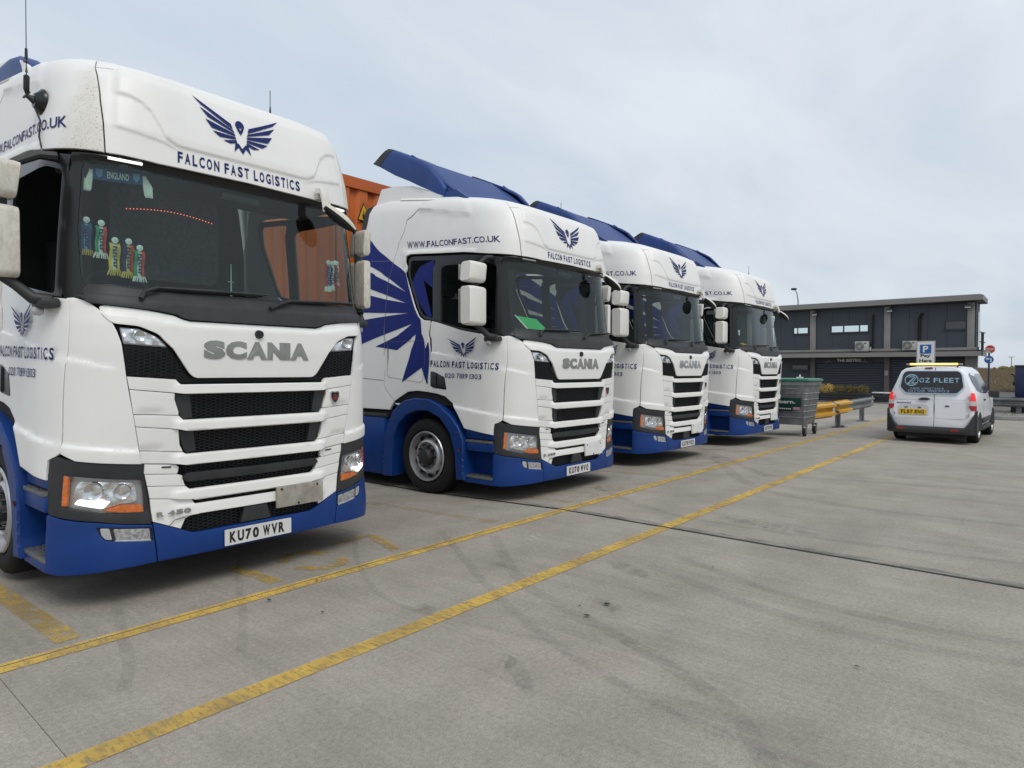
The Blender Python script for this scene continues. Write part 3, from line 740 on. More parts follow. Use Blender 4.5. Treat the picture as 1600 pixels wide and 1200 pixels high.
    L2 = FP((-.760, .821), (-.558, .801), (-.528, .790), (-.515, .735), (-.506, .718), (-.745, .745))
    panel('lower_grille_block', L1, WHITE, T, off=-.004, st=.03, both=True, depth=.03)
    panel('lower_grille_block', L2, WHITE, T, off=-.004, st=.03, both=True, depth=.03)
    vent = FP((-.66, .866), (-.60, .862), (-.60, .852), (-.66, .856)); panel('vent_slot', vent, DEEP, T, off=.002, st=.05, depth=0, both=True)
    slD = sym([(0, .687)]+FP((-.477, .689), (-.505, .714), (-.744, .740), (-.730, .661), (-.466, .624), (-.44, .612), (0, .610)))
    panel('grille_bar', slD, WHITE, T, st=.018, relief=bulge(.65, .045, .022), edge=.003, depth=.03, lines=slat_lines(.65, .045))
    slE = sym([(0, .583)]+FP((-.445, .585), (-.466, .620), (-.729, .656), (-.722, .58), (-.713, .507), (-.555, .437), (-.540, .430), (-.510, .494), (-.480, .511), (-.40, .516), (0, .512)))
    panel('grille_bar', slE, WHITE, T, st=.022, relief=bulge(.548, .05, .014), edge=.003, depth=.03, lines=slat_lines(.548, .05))
    # small towing flap line
    decal_poly('flap_seam', [stroke(FP((-.62, .462))[0], FP((-.585, .497))[0], .005), stroke(FP((-.585, .497))[0], FP((-.52, .505))[0], .005)], LINEGREY, T, off=.016)
    # meshes in the openings
    G = [sym([(0, 1.34)]+FP((-.50, 1.342), (-.586, 1.345), (-.586, 1.31), (-.557, 1.226), (-.531, 1.172), (0, 1.17))),
         sym([(0, 1.09)]+FP((-.50, 1.092), (-.556, 1.10), (-.548, 1.003), (-.519, .94), (0, .935))),
         sym([(0, .858)]+FP((-.50, .86), (-.548, .852), (-.517, .792), (-.509, .742), (-.477, .69), (0, .688))),
         sym([(0, .609)]+FP((-.463, .609), (-.452, .586), (0, .584))),
         sym([(0, .511)]+FP((-.478, .508), (-.507, .492), (-.534, .428), (-.457, .392), (0, .392)))]
    for q in G: hexmesh('grille_mesh', q, GRILLE, T, -.018)
    # side cheeks of the openings
    for q in ((-.586, 1.343, 1.172), (-.556, 1.098, .94)):
        ch = FP((q[0], q[1]), (q[0]+.10, q[1]-.004), (q[0]+.12, q[2]+.01), (q[0]+.055, q[2]), (q[0]+.03, q[2]+.05)); panel('grille_cheek', ch, BLACKP, T, off=-.013, st=.05, depth=.02, both=True)
    bmp = sym([(0, .80)]+FP((-.50, .805), (-.53, .775), (-.50, .745), (0, .735))); panel('grille_step', bmp, BLACKP, T, off=.008, st=.04, depth=.05, edge=.008)
    cov = FP((-.118, .397), (-.088, .505), (.088, .505), (.118, .397)); panel('towing_cover', cov, BLACKP, T, off=.006, st=.04, depth=.04, edge=.006)
    fl = FP((.152, .618), (.554, .618), (.552, .461), (.149, .46)); nb = panel('hazard_panel', fl, STAINED, T, off=.045, st=.08, depth=.02, edge=.003)
    bo = MB()
    for a, b in ((.19, .60), (.50, .602), (.33, .475)):
        P = S(Fx(a, b), b, .045); bo.lathe([(0, .009), (.006, .008), (.007, .001)], tuple(P), 'y', 8)
    bo.build('bolt', GRILLE, nb)
    # ---- headlights
    hh = FP((-.764, .893), (-.873, .906), (-1.01, .921), (-1.09, .93))+DP((-.236, .948), (-.272, .960), (-.30, .958), (-.33, .93), (-.34, .85), (-.34, .70), (-.335, .60), (-.305, .588), (-.22, .573))+FP((-1.0, .545), (-.86, .513), (-.722, .494), (-.745, .68), (-.768, .822))
    lens = rnd(DP((-.228, .846), (-.235, .645))+FP((-1.0, .598), (-.88, .583), (-.757, .573), (-.765, .68), (-.774, .79), (-.90, .805), (-1.03, .824)), .02)
    sb = FP((-1.05, .70))
    for k in (0, 1):
        f = (lambda q: q) if k == 0 else mir
        H = panel('headlight_housing', f(hh), BLACKP, T, off=.004, st=.04, holes=[f(rnd(lens, .01))], depth=.06, edge=.008)
        base = panel('lamp_bowl', f(lens), LAMPGREY, H, off=-.03, st=.05, depth=.02)
        refl = rnd(FP((-1.10, .805), (-.96, .79), (-.815, .775), (-.800, .648), (-.90, .645), (-.985, .62))+DP((-.19, .668)), .03)
        panel('reflector', f(refl), REFLECT, H, off=-.016, st=.018, depth=.01, relief=lambda s, t: .008*np.sin(s*46)*np.cos(t*38))
        for (x_, z_, r_) in ((-1.03, .742, .052), (-.885, .725, .048)):
            c = FP((x_, z_))[0]; c = c if k == 0 else (-c[0], c[1]); P = S(c[0], c[1], -.010)
            MB().bowl([(-.004, .001), (.0, r_*.45), (.008, r_*.85), (.012, r_), (.0, r_+.005)], tuple(S(c[0], c[1], -.020)), tuple(P-S(c[0], c[1], -.1)), 28).build('lamp_projector', CHROME, H)
        dl = rnd(FP((-1.115, .662), (-1.10, .69), (-.945, .668), (-.985, .624)), .01)
        panel('daytime_lamp', f(dl), REFLECT, H, off=-.002, st=.03, depth=.01)
        am = rnd(FP((-.985, .614), (-.90, .640), (-.775, .628), (-.765, .580), (-.88, .590)), .008); panel('indicator', f(am), AMBER, H, off=-.002, st=.03, depth=.02)
        am = DP((-.225, .842), (-.198, .834), (-.209, .65), (-.238, .652)); panel('side_indicator', f(am), AMBER, H, off=.003, st=.03, depth=.02)
        panel('lens', f(lens), LENSG, H, off=.004, st=.06, depth=0)
    # ---- bumper: blue centre and ends, fog lamps, number plate seat
    bc = sym([(0, .388)]+FP((-.379, .386), (-.457, .388), (-.54, .424), (-.713, .500), (-.686, .24), (-.40, .236), (0, .235)))
    def bump_relief(s, t): return .02/(1+np.exp((t-.30)/.012))*0+.006*np.sin(np.clip((t-.24)/.26, 0, 1)*math.pi)
    panel('bumper', bc, BLUE, T, off=.004, st=.04, relief=bump_relief, depth=.06, edge=.008)
    be = FP((-.720, .487), (-.86, .508), (-1.0, .538))+DP((-.225, .565), (-.30, .581), (-.325, .59), (-.345, .58), (-.345, .222), (-.26, .214))+FP((-1.15, .218), (-.95, .232), (-.694, .24))
    fg = rnd(FP((-1.02, .513), (-.72, .473), (-.714, .380), (-.975, .422), (-1.0, .455)), .015)
    for k in (0, 1):
        f = (lambda q: q) if k == 0 else mir
        B = panel('bumper_end', f(be), BLUE, T, off=.004, st=.04, relief=bump_relief, depth=.06, edge=.008, holes=[f(fg)])
        FL = panel('fog_lamp', f(fg), BLACKP, B, off=-.010, st=.05, depth=.03)
        panel('reflector_panel', f(rnd(FP((-1.0, .503), (-.955, .498), (-.942, .424), (-.975, .43), (-.995, .458)), .008)), LAMPGREY, FL, off=.0, st=.04, depth=.01)
        panel('fog_lens', f(rnd(FP((-.935, .492), (-.735, .466), (-.730, .392), (-.922, .416)), .008)), FOGM, FL, off=.0, st=.03, depth=.01)
        panel('chrome_trim', f(FP((-.93, .420), (-.728, .394), (-.727, .384), (-.925, .409))), CHROME, FL, off=.006, st=.05, depth=.01)
        P = S(*( (FP((-1.155, .40))[0]) if k == 0 else mir(FP((-1.155, .40)))[0] ), .010)
    # ---- steps, wheel arches, skirts
    for sg in (-1, 1):
        X = lambda x: x*sg
        st_ = MB()
        well = MB()
        x0, x1 = sorted((X(1.04), X(1.05))); well.box(x0, x1, -.78, -.335, .22, .85)
        x0, x1 = sorted((X(1.05), X(1.225))); well.box(x0, x1, -.80, -.34, .215, .275, .01); well.box(x0, x1, -.80, -.34, .60, .70, .01)
        well.box(*sorted((X(1.05), X(1.205))), -.79, -.34, .745, .852, .01)
        well.build('step_well', BLUE, T)
        for z in (.275, .70):
            s1 = MB().box(*sorted((X(1.06), X(1.232))), -.775, -.35, z, z+.028, .006); sp = s1.build('step', STEP, T)
            tr = MB()
            for a in range(12):
                for b in range(4): 
                    xx = X(1.085+.038*b); yy = -.755+a*.035; tr.box(xx-.012, xx+.012, yy-.008, yy+.008, z+.028, z+.034)
            tr.build('tread', STEP, sp)
        outer = [(-2.150, .90), (-2.105, .997), (-1.986, 1.095), (-1.846, 1.165), (-1.664, 1.2), (-1.40, 1.195), (-1.189, 1.124), (-.984, .988), (-.864, .866), (-.785, .716), (-.766, .24)]
        inner = [(-.905, .228), (-.935, .561), (-1.024, .80), (-1.189, .965), (-1.401, 1.045), (-1.60, 1.045), (-1.80, .985), (-1.975, .85), (-2.05, .70), (-2.09, .464), (-2.115, .148)]
        rearo = [(-2.29, .14), (-2.28, .449), (-2.265, .688), (-2.20, .81)]
        poly = outer+inner+rearo
        n = len(poly); a = MB()
        # outer skin with rolled edge
        xo = X(1.262); xm = X(1.235)
        cx_ = sum(p[0] for p in poly)/n; cz_ = sum(p[1] for p in poly)/n
        A = tri2d(poly, [], .08, .012)
        eg = A[2]; V = [((xo if not e else X(1.25)), p[0], p[1]) for p, e in zip(A[0], eg)]
        F = [tuple(int(i) for i in t) for t in A[1]]
        es = {(f[i], f[(i+1) % 3]) for f in F for i in range(3)}; idx = {}
        for (p, q) in [e for e in es if (e[1], e[0]) not in es]:
            for k in (p, q):
                if k not in idx: idx[k] = len(V); V.append((X(.93), A[0][k][0], A[0][k][1]))
            F.append((q, p, idx[p], idx[q]))
        arch = link_mesh('wheel_arch', V, F, BLUE, T)
        # seam lines and marker on the arch
        sm = MB(); 
        for (p, q) in (((-.93, .81), (-.80, .80)), ((-2.05, .93), (-2.15, .90))):
            dy, dz = q[0]-p[0], q[1]-p[1]; l = math.hypot(dy, dz); nx_, nz_ = -dz/l*.003, dy/l*.003
            x0 = xo+.0015*sg; sm.add([(x0, p[0]+nx_, p[1]+nz_), (x0, q[0]+nx_, q[1]+nz_), (x0, q[0]-nx_, q[1]-nz_), (x0, p[0]-nx_, p[1]-nz_)], [(0, 1, 2, 3)])
        sm.build('arch_seam', LINEGREY, arch, smooth=False)
        mk = MB().lathe([(0, .001), (0, .018), (-.004, .022)], (xo+.004*sg, -.845, .60), 'x', 14); mk.build('side_marker', MATS.get('dull_marker') or mat('dull_marker', (.12, .012, .012), .4), arch)
        MB().box(*sorted((X(.72), X(.93))), -2.13, -.78, 1.00, 1.22).build('inner_wing', DEEP, T)
        # gap filler between arch and cab, dark
        MB().box(*sorted((X(.90), X(1.19))), -2.3, -.80, 1.12, 1.32).build('arch_liner', DEEP, T)
        MB().box(*sorted((X(.92), X(1.17))), -2.14, -.79, .95, 1.12).build('arch_liner', DEEP, T) if False else None
        # side skirt behind the arch
        MB().box(*sorted((X(1.06), X(1.245))), -4.3, -2.272, .15, .915, .015).build('side_skirt', BLUE, T)
        MB().box(*sorted((X(1.07), X(1.22))), -4.3, -2.25, .917, .975, .01).build('catwalk', BLACKP, T)
        wheel(T, X(1.205), WY, WZ, WR); 
        wheel(T, X(1.22), RA, WZ+.02, WR+.01, rear=True)
    # side fairing between cab and trailer
    fa = DP((-2.102, 1.142), (-2.186, 1.03), (-2.586, 1.03), (-2.86, 1.03), (-2.868, 2.2), (-2.86, 2.9), (-2.85, 3.357))+[(Dy(-2.80, 3.5), 3.5), (Dy(-2.74, 3.6), 3.585), (Dy(-2.70, 3.6), 3.602), (Dy(-1.56, 3.602), 3.602), (Dy(-1.70, 3.557), 3.557), (Dy(-1.872, 3.445), 3.445), (Dy(-1.985, 3.408), 3.408), (Dy(-2.035, 3.305), 3.305)]+DP((-2.115, 3.232), (-2.196, 3.02), (-2.27, 2.79), (-2.298, 2.495), (-2.318, 1.97), (-2.318, 1.334), (-2.21, 1.225))
    panel('side_fairing', fa, WHITE, T, st=.08, both=True, depth=.03)
    edge = DP((-2.862, 1.03), (-2.95, 1.03), (-2.96, 2.4), (-2.95, 3.30), (-2.94, 3.42))+[(Dy(-2.88, 3.5), 3.53), (Dy(-2.80, 3.6), 3.60), (Dy(-2.745, 3.6), 3.59), (Dy(-2.805, 3.5), 3.5)]+DP((-2.855, 3.357), (-2.865, 2.9), (-2.873, 2.2))
    panel('rubber_edge', edge, BLACKP, T, off=.0, st=.1, both=True, depth=.04)
    sl = [stroke(DP((-2.26, 3.028))[0], DP((-2.86, 3.085))[0], .006), stroke(DP((-2.318, 1.42))[0], DP((-2.60, 1.435))[0], .006), stroke(DP((-2.60, 1.435))[0], DP((-2.86, 1.45))[0], .006)]
    decal_poly('panel_seam', sl+[mir(q) for q in sl], LINEGREY, T, off=.003)
    # storage locker hatch outline on the side
    lk = DP((-2.246, 1.93), (-2.246, 1.50), (-2.20, 1.465), (-1.60, 1.402), (-1.54, 1.425), (-1.53, 1.49), (-1.53, 1.93))
    sl = [stroke(a, b, .0045) for a, b in zip(lk, lk[1:])]+[stroke(DP((-2.246, 1.935))[0], DP((-1.53, 1.935))[0], .0045)]
    decal_poly('locker_seam', sl, LINEGREY, T, off=.0045); decal_poly('locker_seam', [mir(q) for q in sl], LINEGREY, T, off=.0045)
    # roof fins
    for sg in (-1, 1):
        P = [(-2.74, 3.86), (-2.64, 4.09), (-2.35, 4.085), (-2.0, 4.03), (-1.72, 3.93), (-1.5, 3.82), (-1.4, 3.755)]
        V = []; 
        for (y, z), dx in zip(P, (0, -.02, -.03, -.03, -.02, -.0, 0)): V.append(((1.0+dx)*sg, y, z))
        n = len(V); W2 = [(x-.03*sg, y, z) for x, y, z in V]; base = [(.985*sg, -2.72, 3.62), (.985*sg, -1.4, 3.70)]
        V = V+[(1.0*sg, -1.4, 3.66), (1.02*sg, -2.72, 3.62)]; k = len(V); W2 = [(x-.03*sg, y, z) for x, y, z in V]
        F = [tuple(range(k)), tuple(reversed(range(k, 2*k)))]+[(i, (i+1) % k, (i+1) % k+k, i+k) for i in range(k)]
        link_mesh('roof_fin', V+W2, F, WHITE, T)
    # ---- roof air deflector, its origin on the hinge line so that it can stand at another angle
    PV = (0, -1.15, 3.72); rel = lambda P: [(x-PV[0], y-PV[1], z-PV[2]) for x, y, z in P]
    D = MB(); secs = []
    for y, z, wd, rr in ((-1.10, 3.69, .84, .05), (-1.3, 3.85, .90, .07), (-1.55, 4.05, .95, .08), (-1.8, 4.26, .965, .09), (-2.05, 4.43, .965, .09)):
        q = []
        for i in range(25):
            t = i/24*2-1; q.append((t*wd, y, z-rr*max(0, (abs(t)-.84)/.16)**2))
        secs.append(rel(q+[(a_, b_, c_-.03) for a_, b_, c_ in reversed(q)]))
    D = D.loft(secs).build('roof_deflector', BLUE_R, T); D.location = (PV[0], -PV[1], PV[2])
    for sg in (-1, 1):
        def ring(y, zt, zb, xo=1.0, xi=.72, r=.07, yb=None):
            P = [(xo, zb), (xo, zt-r), (xo-.012, zt-r*.45), (xo-.04, zt-r*.08), (xo-.08, zt), (xi, zt+.0), (xi, zt-.03), (xo-.08, zt-.035), (xo-.045, zt-.05), (xo-.03, zt-r), (xo-.03, zb)]
            return rel([(x*sg, y if yb is None else y+(yb-y)*(zt-z)/(zt-zb), z) for x, z in P])
        wing = MB().loft([ring(-1.40, 3.92, 3.79, .97, .90), ring(-1.52, 4.08, 3.84, .985, .88), ring(-1.68, 4.245, 3.92, .995, .84), ring(-1.82, 4.335, 3.985), ring(-2.03, 4.435, 4.09), ring(-2.25, 4.535, 4.22, yb=-2.32), ring(-2.40, 4.60, 4.40, yb=-2.65)])
        o = wing.build('deflector_wing', BLUE_R, D)
        tip = MB().loft([ring(-2.402, 4.602, 4.401, 1.003, yb=-2.652), ring(-2.50, 4.640, 4.462, 1.003, yb=-2.78), ring(-2.52, 4.620, 4.475, 1.0, yb=-2.80)]); tip.build('rubber_tip', BLACKP, D)
        MB().tube(rel([(.945*sg, -2.04, 4.44), (.93*sg, -1.8, 4.275), (.91*sg, -1.5, 4.02), (.87*sg, -1.2, 3.78)]), .02, 6).build('edge_rib', BLUE_R, D)
    for sg in (-1, 1): MB().prism([(-1.5+1.15, -.04), (-1.40+1.15, .12), (-1.2+1.15, .13), (-.98+1.15, -.02)], .90*sg, .96*sg, 'x').build('deflector_foot', BLUE_R, D)
    # ---- mirrors
    for sg in (-1, 1):
        A = empty_part('mirror', T)
        for (za, zb, nm, sk) in ((2.555, 2.785, 'wide_angle_housing', .03), (2.07, 2.51, 'main_housing', 0.0)):
            secs = []; FOLD = (lambda P: P) if sg < 0 else (lambda P: [(1.27+(y_+.42)*.42, -.30-(x_-1.33)*.8, z_) for x_, y_, z_ in P])
            for x, dy, sc_ in ((1.325, .02, .80), (1.33, .0, .93), (1.36, -.005, 1), (1.46, -.01, 1), (1.54, .0, 1), (1.60, .02, .93), (1.617, .035, .78)):
                zc = (za+zb)/2; q = []
                zs = 1-(1-sc_)*.35
                for (yy, zz) in rrect(-.11*sc_, .075*sc_, -(zb-za)/2*zs, (zb-za)/2*zs, .045*sc_, 4):
                    q.append(((x-sk*(zz/(zb-za)))*sg, -.42+yy+(.10*(x-1.32)), zc+zz))
                secs.append(FOLD(q))
            o = MB().loft(secs).build(nm, MIRRORW, A)
            gl = MB().box(1.35*sg if sg > 0 else -1.59, 1.59 if sg > 0 else -1.35, -.535, -.525, za+.03, zb-.03); gl.V = [tuple(q) for q in FOLD([(x_, y_+(.20 if sg > 0 else 0), z_) for x_, y_, z_ in gl.V])]; gl.build('mirror_glass', CHROME, o)
        arm = MB(); arm.tube([(x*sg, y, z) for x, y, z in ((1.17, -.34, 1.935), (1.26, -.38, 1.955), (1.34 if sg < 0 else 1.27, -.41, 2.03), (1.42 if sg < 0 else 1.27, -.43, 2.09))], [.045, .04, .032, .03], 10)
        arm.tube([(x*sg, y, z) for x, y, z in ((1.10, -.46, 2.885), (1.2, -.47, 2.875), (1.38 if sg < 0 else 1.26, -.45, 2.76))], [.035, .028, .024], 8)
        arm.tube([(x*sg, y, z) for x, y, z in ((1.40 if sg < 0 else 1.26, -.44, 2.06), (1.40 if sg < 0 else 1.26, -.44, 2.74))], .03, 8)
        arm.box(*sorted((1.14*sg, 1.25*sg)), -.47, -.26, 1.895, 1.955, .02)
        arm.build('mirror_arm', BLACKP, A)
        MB().lathe([(.0, .001), (.01, .028), (.045, .03), (.06, .02), (.065, .001)], (1.235*sg-.03, -.385, 1.875), 'x', 16).build('marker_lamp', LAMPGREY, A)
    # front view mirror, nearside top corner
    fm = empty_part('front_mirror', T)
    a = MB().loft([[(x+dx, y, z+dz) for dx, dz in ((-.035, .02), (.035, .02), (.04, -.02), (-.04, -.02))] for x, y, z in ((.60, -.07, 2.955), (.60, .0, 2.94), (.60, .03, 2.87), (.605, .04, 2.79))])
    a.box(.575, .685, -.10, -.045, 2.885, 2.965, .015); a.build('bracket', WHITE_D, fm)
    A_, B_ = Vector((.585, .035, 2.815)), Vector((.785, .150, 2.640)); n1 = Vector((.66, 0, .75)); n2 = Vector((-.30, .95, .0)).normalized()
    def hring(k, lo, hi, grow=0.0):
        c = A_.lerp(B_, k); w_ = math.sin(math.pi*(.10+.84*k))**.55; return [tuple(c+n1*((.050+grow)*w_*math.sin(q))+n2*((.088+grow)*w_*math.cos(q))) for q in [lo+(hi-lo)*i/10 for i in range(11)]]
    MB().loft([hring(k/10, -.25, math.pi+.25) for k in range(11)]).build('front_mirror_shell', MIRRORW, fm)
    MB().loft([hring(k/10, math.pi+.28, 2*math.pi-.28, -.004) for k in range(11)]).build('front_mirror_glass_side', BLACKP, fm)
    # inside mirror pod seen through the glass
    # ---- badges, lettering common to all
    lettering('maker_lettering', 'SCANIA', Fx(-.405, 1.65), 1.582, .128, .405*2, SILVER, T, bold=.068, off=.0, thick=.012, cond=dict(gap=.02, wide={'I': .31, 'N': 1.0, 'A': 1.12, 'S': 1.08, 'C': 1.1}))
    P = S(0, 1.765, .006); MB().tube([tuple(P), (P[0], P[1]+.02, P[2])], [.033, .028], 14).build('camera_pod', BLACKG, T)
    cr = MB(); c = S(Fx(.668, 1.285), 1.285, .002)
    sh = [(-.042, .045), (-.022, .052), (0, .047), (.022, .052), (.042, .045), (.042, .005), (.022, -.035), (0, -.052), (-.022, -.035), (-.042, .005)]
    cr.prism([(c[0]+x, c[2]+z) for x, z in sh], c[1], c[1]+.012, 'y'); crest = cr.build('crest_badge', CHROME, T, smooth=False)
    MB().prism([(c[0]+x*.82, c[2]+z*.82) for x, z in sh], c[1]+.012, c[1]+.014, 'y').build('crest_field', BLACKG, crest, smooth=False)
    gr = MB(); n = 12
    gr.lathe([(0, .001), (.002, .016), (.001, .024)], (c[0], c[1]+.0145, c[2]), 'y', 14); gr.prism([(c[0]-.016, c[2]+.028), (c[0]-.006, c[2]+.016), (c[0], c[2]+.03), (c[0]+.006, c[2]+.016), (c[0]+.016, c[2]+.028), (c[0]+.012, c[2]+.008), (c[0]-.012, c[2]+.008)], c[1]+.0145, c[1]+.0165, 'y')
    gr.build('crest_beast', mat('crest_red', (.16, .02, .02), .4) if 'crest_red' not in MATS else MATS['crest_red'], crest)
    lettering('model_lettering', 'R 450', Fx(-.695, .55), .533, .033, .212, SILVER, T, bold=.05, off=.018, thick=.004, cond=dict(gap=.12, sp=.35))
    emblem('roof_emblem', -.035, 3.095, .345, VINYL, T, off=.0175)
    lettering('roof_lettering', 'FALCON FAST LOGISTICS', Fx(-.500, 2.95), 2.922, .078, .978, VINYL, T, bold=.030, off=.003, cond=dict(gap=.38, sp=.62))
    lettering('web_lettering', 'WWW.FALCONFAST.CO.UK', Dy(-1.93, 3.2), 3.158, .075, 1.54, VINYL, T, bold=.010, off=.004, drop=-.062, cond=dict(gap=.13))
    emblem('door_emblem', Dy(-.823, 1.8), 1.722, .235, VINYL, T, off=.006)
    lettering('door_lettering', 'FALCON FAST LOGISTICS', Dy(-1.397, 1.63), 1.605, .078, 1.10, VINYL, T, bold=.028, off=.0075, drop=-.036, cond=dict(gap=.38, sp=.62))
    lettering('phone_lettering', '020 7189 1303', Dy(-1.137, 1.49), 1.467, .058, .61, VINYL, T, bold=.004, off=.006, drop=-.022, cond=dict(gap=.22, sp=.5))
    bl = DP((-2.868, 3.365), (-2.502, 3.188), (-2.186, 2.993), (-1.915, 2.825), (-1.84, 2.62), (-1.73, 2.37), (-1.655, 2.255), (-1.60, 2.205), (-1.53, 1.95), (-1.50, 1.83), (-1.455, 1.92), (-1.442, 1.9), (-1.446, 1.385), (-1.46, 1.381), (-1.565, 1.59), (-1.942, 1.397), (-1.859, 1.60), (-1.77, 1.82), (-1.686, 2.022), (-2.051, 1.824), (-2.503, 1.881), (-2.055, 2.011), (-1.759, 2.162), (-2.611, 1.970), (-2.865, 1.91),
            (-2.872, 2.253), (-2.308, 2.285), (-1.834, 2.303), (-2.308, 2.33), (-2.872, 2.367), (-2.868, 2.575), (-2.72, 2.608), (-2.297, 2.51), (-1.886, 2.437), (-2.287, 2.568), (-2.727, 2.704), (-2.868, 2.745), (-2.864, 2.905), (-2.746, 2.944), (-2.287, 2.752), (-1.895, 2.581), (-2.25, 2.79), (-2.607, 2.971), (-2.864, 3.068))
    decal_poly('side_graphic', [bl], VINYL_B, T, off=.0035, st=.09)
    decal_poly('graphic_seam', [stroke(a, b, .006) for a, b in zip(DP((-2.19, 3.02), (-2.265, 2.79), (-2.293, 2.495), (-2.313, 1.97)), DP((-2.265, 2.79), (-2.293, 2.495), (-2.313, 1.97), (-2.313, 1.75)))]+[stroke(DP((-2.26, 3.028))[0], DP((-2.86, 3.085))[0], .006)], mat('seam_edge', (.13, .15, .24), .5), T, off=.006)
    # blue inside the rear side window
    gb = DP((-1.84, 2.62), (-1.68, 2.9), (-1.42, 2.97), (-1.42, 2.60), (-1.60, 2.72), (-1.42, 2.24), (-1.50, 2.24)); decal_poly('window_graphic', [gb], VINYL_B, T, off=-.024)
    # door handle recess
    dh = rnd(DP((-1.394, 1.548), (-1.396, 1.36), (-1.342, 1.339), (-1.107, 1.317), (-1.146, 1.473), (-1.325, 1.538)), .02)
    panel('handle_recess', dh, BLACKG, T, off=.004, st=.05, depth=.01, both=True)
    q = DP((-1.30, 1.53), (-1.30, 1.345), (-1.285, 1.345), (-1.285, 1.525)); panel('door_handle', q, BLACKP, T, off=.016, st=.1, depth=.012, both=True)
    # aerial on the roof
    MB().tube([(.485, -.60, 3.60), (.485, -.60, 3.70), (.485, -.60, 3.735)], [.013, .008, .005], 8).tube([(.485, -.60, 3.73), (.485, -.60, 3.87)], .0035, 5).build('aerial', BLACKG, T)
    lr = MB()
    for x0, x1 in ((-.905, -.715), (.715, .905)):
        P = [S(Fx(x, 2.862), 2.862+.006*(abs(x) > .8), .0) for x in (x0, x1)]
        lr.tube([tuple(P[0]+np.array((0, .004, 0))), tuple(P[1]+np.array((0, .004, 0)))], .009, 6)
    lr.build('roof_marker_lamp', LAMPGREY, T)
    # ---- interior
    I = MB(); I.box(-1.12, 1.12, -2.25, -.45, 1.30, 1.34); I.build('cab_floor', CABIN, T)
    MB().box(-1.04, 1.04, -2.27, -2.23, 1.3, 3.3).build('sleeper_curtain', CABIN, T)
    dsh = MB().loft([[(-1.07, -.40, 1.6), (-1.07, -.24, 1.93), (-1.07, -.42, 2.0), (-1.07, -.80, 1.97), (-1.07, -.85, 1.6)], [(-.5, -.20, 1.6), (-.5, -.10, 1.93), (-.5, -.30, 2.0), (-.5, -.85, 2.02), (-.5, -.9, 1.6)], [(.5, -.20, 1.6), (.5, -.10, 1.93), (.5, -.30, 2.0), (.5, -.85, 2.0), (.5, -.9, 1.6)], [(1.07, -.40, 1.6), (1.07, -.24, 1.93), (1.07, -.42, 2.0), (1.07, -.80, 1.97), (1.07, -.85, 1.6)]])
    dsh.build('dashboard', BLACKP, T)
    for x in (-.55, .55):
        s = MB(); s.box(x-.27, x+.27, -1.72, -1.20, 1.62, 1.78, .05)
        s.hexa([(x-.26, -1.62, 1.78), (x+.26, -1.62, 1.78), (x+.26, -1.76, 1.78), (x-.26, -1.76, 1.78), (x-.24, -1.78, 2.55), (x+.24, -1.78, 2.55), (x+.24, -1.88, 2.55), (x-.24, -1.88, 2.55)])
        s.box(x-.15, x+.15, -1.87, -1.75, 2.56, 2.80, .04); s.box(x-.2, x+.2, -1.7, -1.3, 1.34, 1.62)
        s.build('seat', SEATM, T)
    sw = MB()
    q = [(-.55+.23*math.cos(a), -.98-.23*math.sin(a)*.55, 2.08+.23*math.sin(a)*.83) for a in [2*math.pi*i/28 for i in range(29)]]
    sw.tube(q, .018, 6); sw.tube([(-.55, -.98, 2.08), (-.55, -.80, 1.93)], .04, 8); sw.box(-.75, -.35, -1.0, -.96, 2.06, 2.10)
    sw.build('steering_wheel', BLACKP, T)
    MB().box(-.98, .98, -.95, -.45, 2.90, 3.0, .02).build('overhead_console', CABIN, T)
    MB().box(-.5, .5, -2.22, -1.75, 1.34, 1.75, .05).build('bunk', CABINL, T)
    MB().box(-.14, .16, -.24, -.19, 2.76, 2.86, .01).build('sensor_pod', BLACKG, T)
    ceil = MB().box(-1.0, 1.0, -2.2, -.5, 3.38, 3.40); ceil.build('headlining', CABINL, T)
    # ---- chassis
    c = MB()
    for x in (-.42, .42): c.box(x-.05, x+.05, -6.1, -.2, .70, .96)
    c.box(-1.0, 1.0, -.95, -.10, .27, .75, .05).box(-.95, .95, -4.3, -2.25, .30, .6, .05); c.box(-.55, .55, -2.2, -.6, .62, 1.25); c.tube([(-1.0, WY, WZ), (1.0, WY, WZ)], .07, 8); c.tube([(-1.0, RA, WZ), (1.0, RA, WZ)], .16, 10)  # broad unseen undertray boxes added to darken the ground beneath
    c.box(-1.05, -.55, -4.2, -2.5, .35, .95, .06); c.box(.55, 1.05, -4.2, -2.5, .35, .95, .06); c.box(-.45, .45, -5.6, -4.7, .97, 1.12, .03)
    c.build('chassis', DEEP, T)
    return T
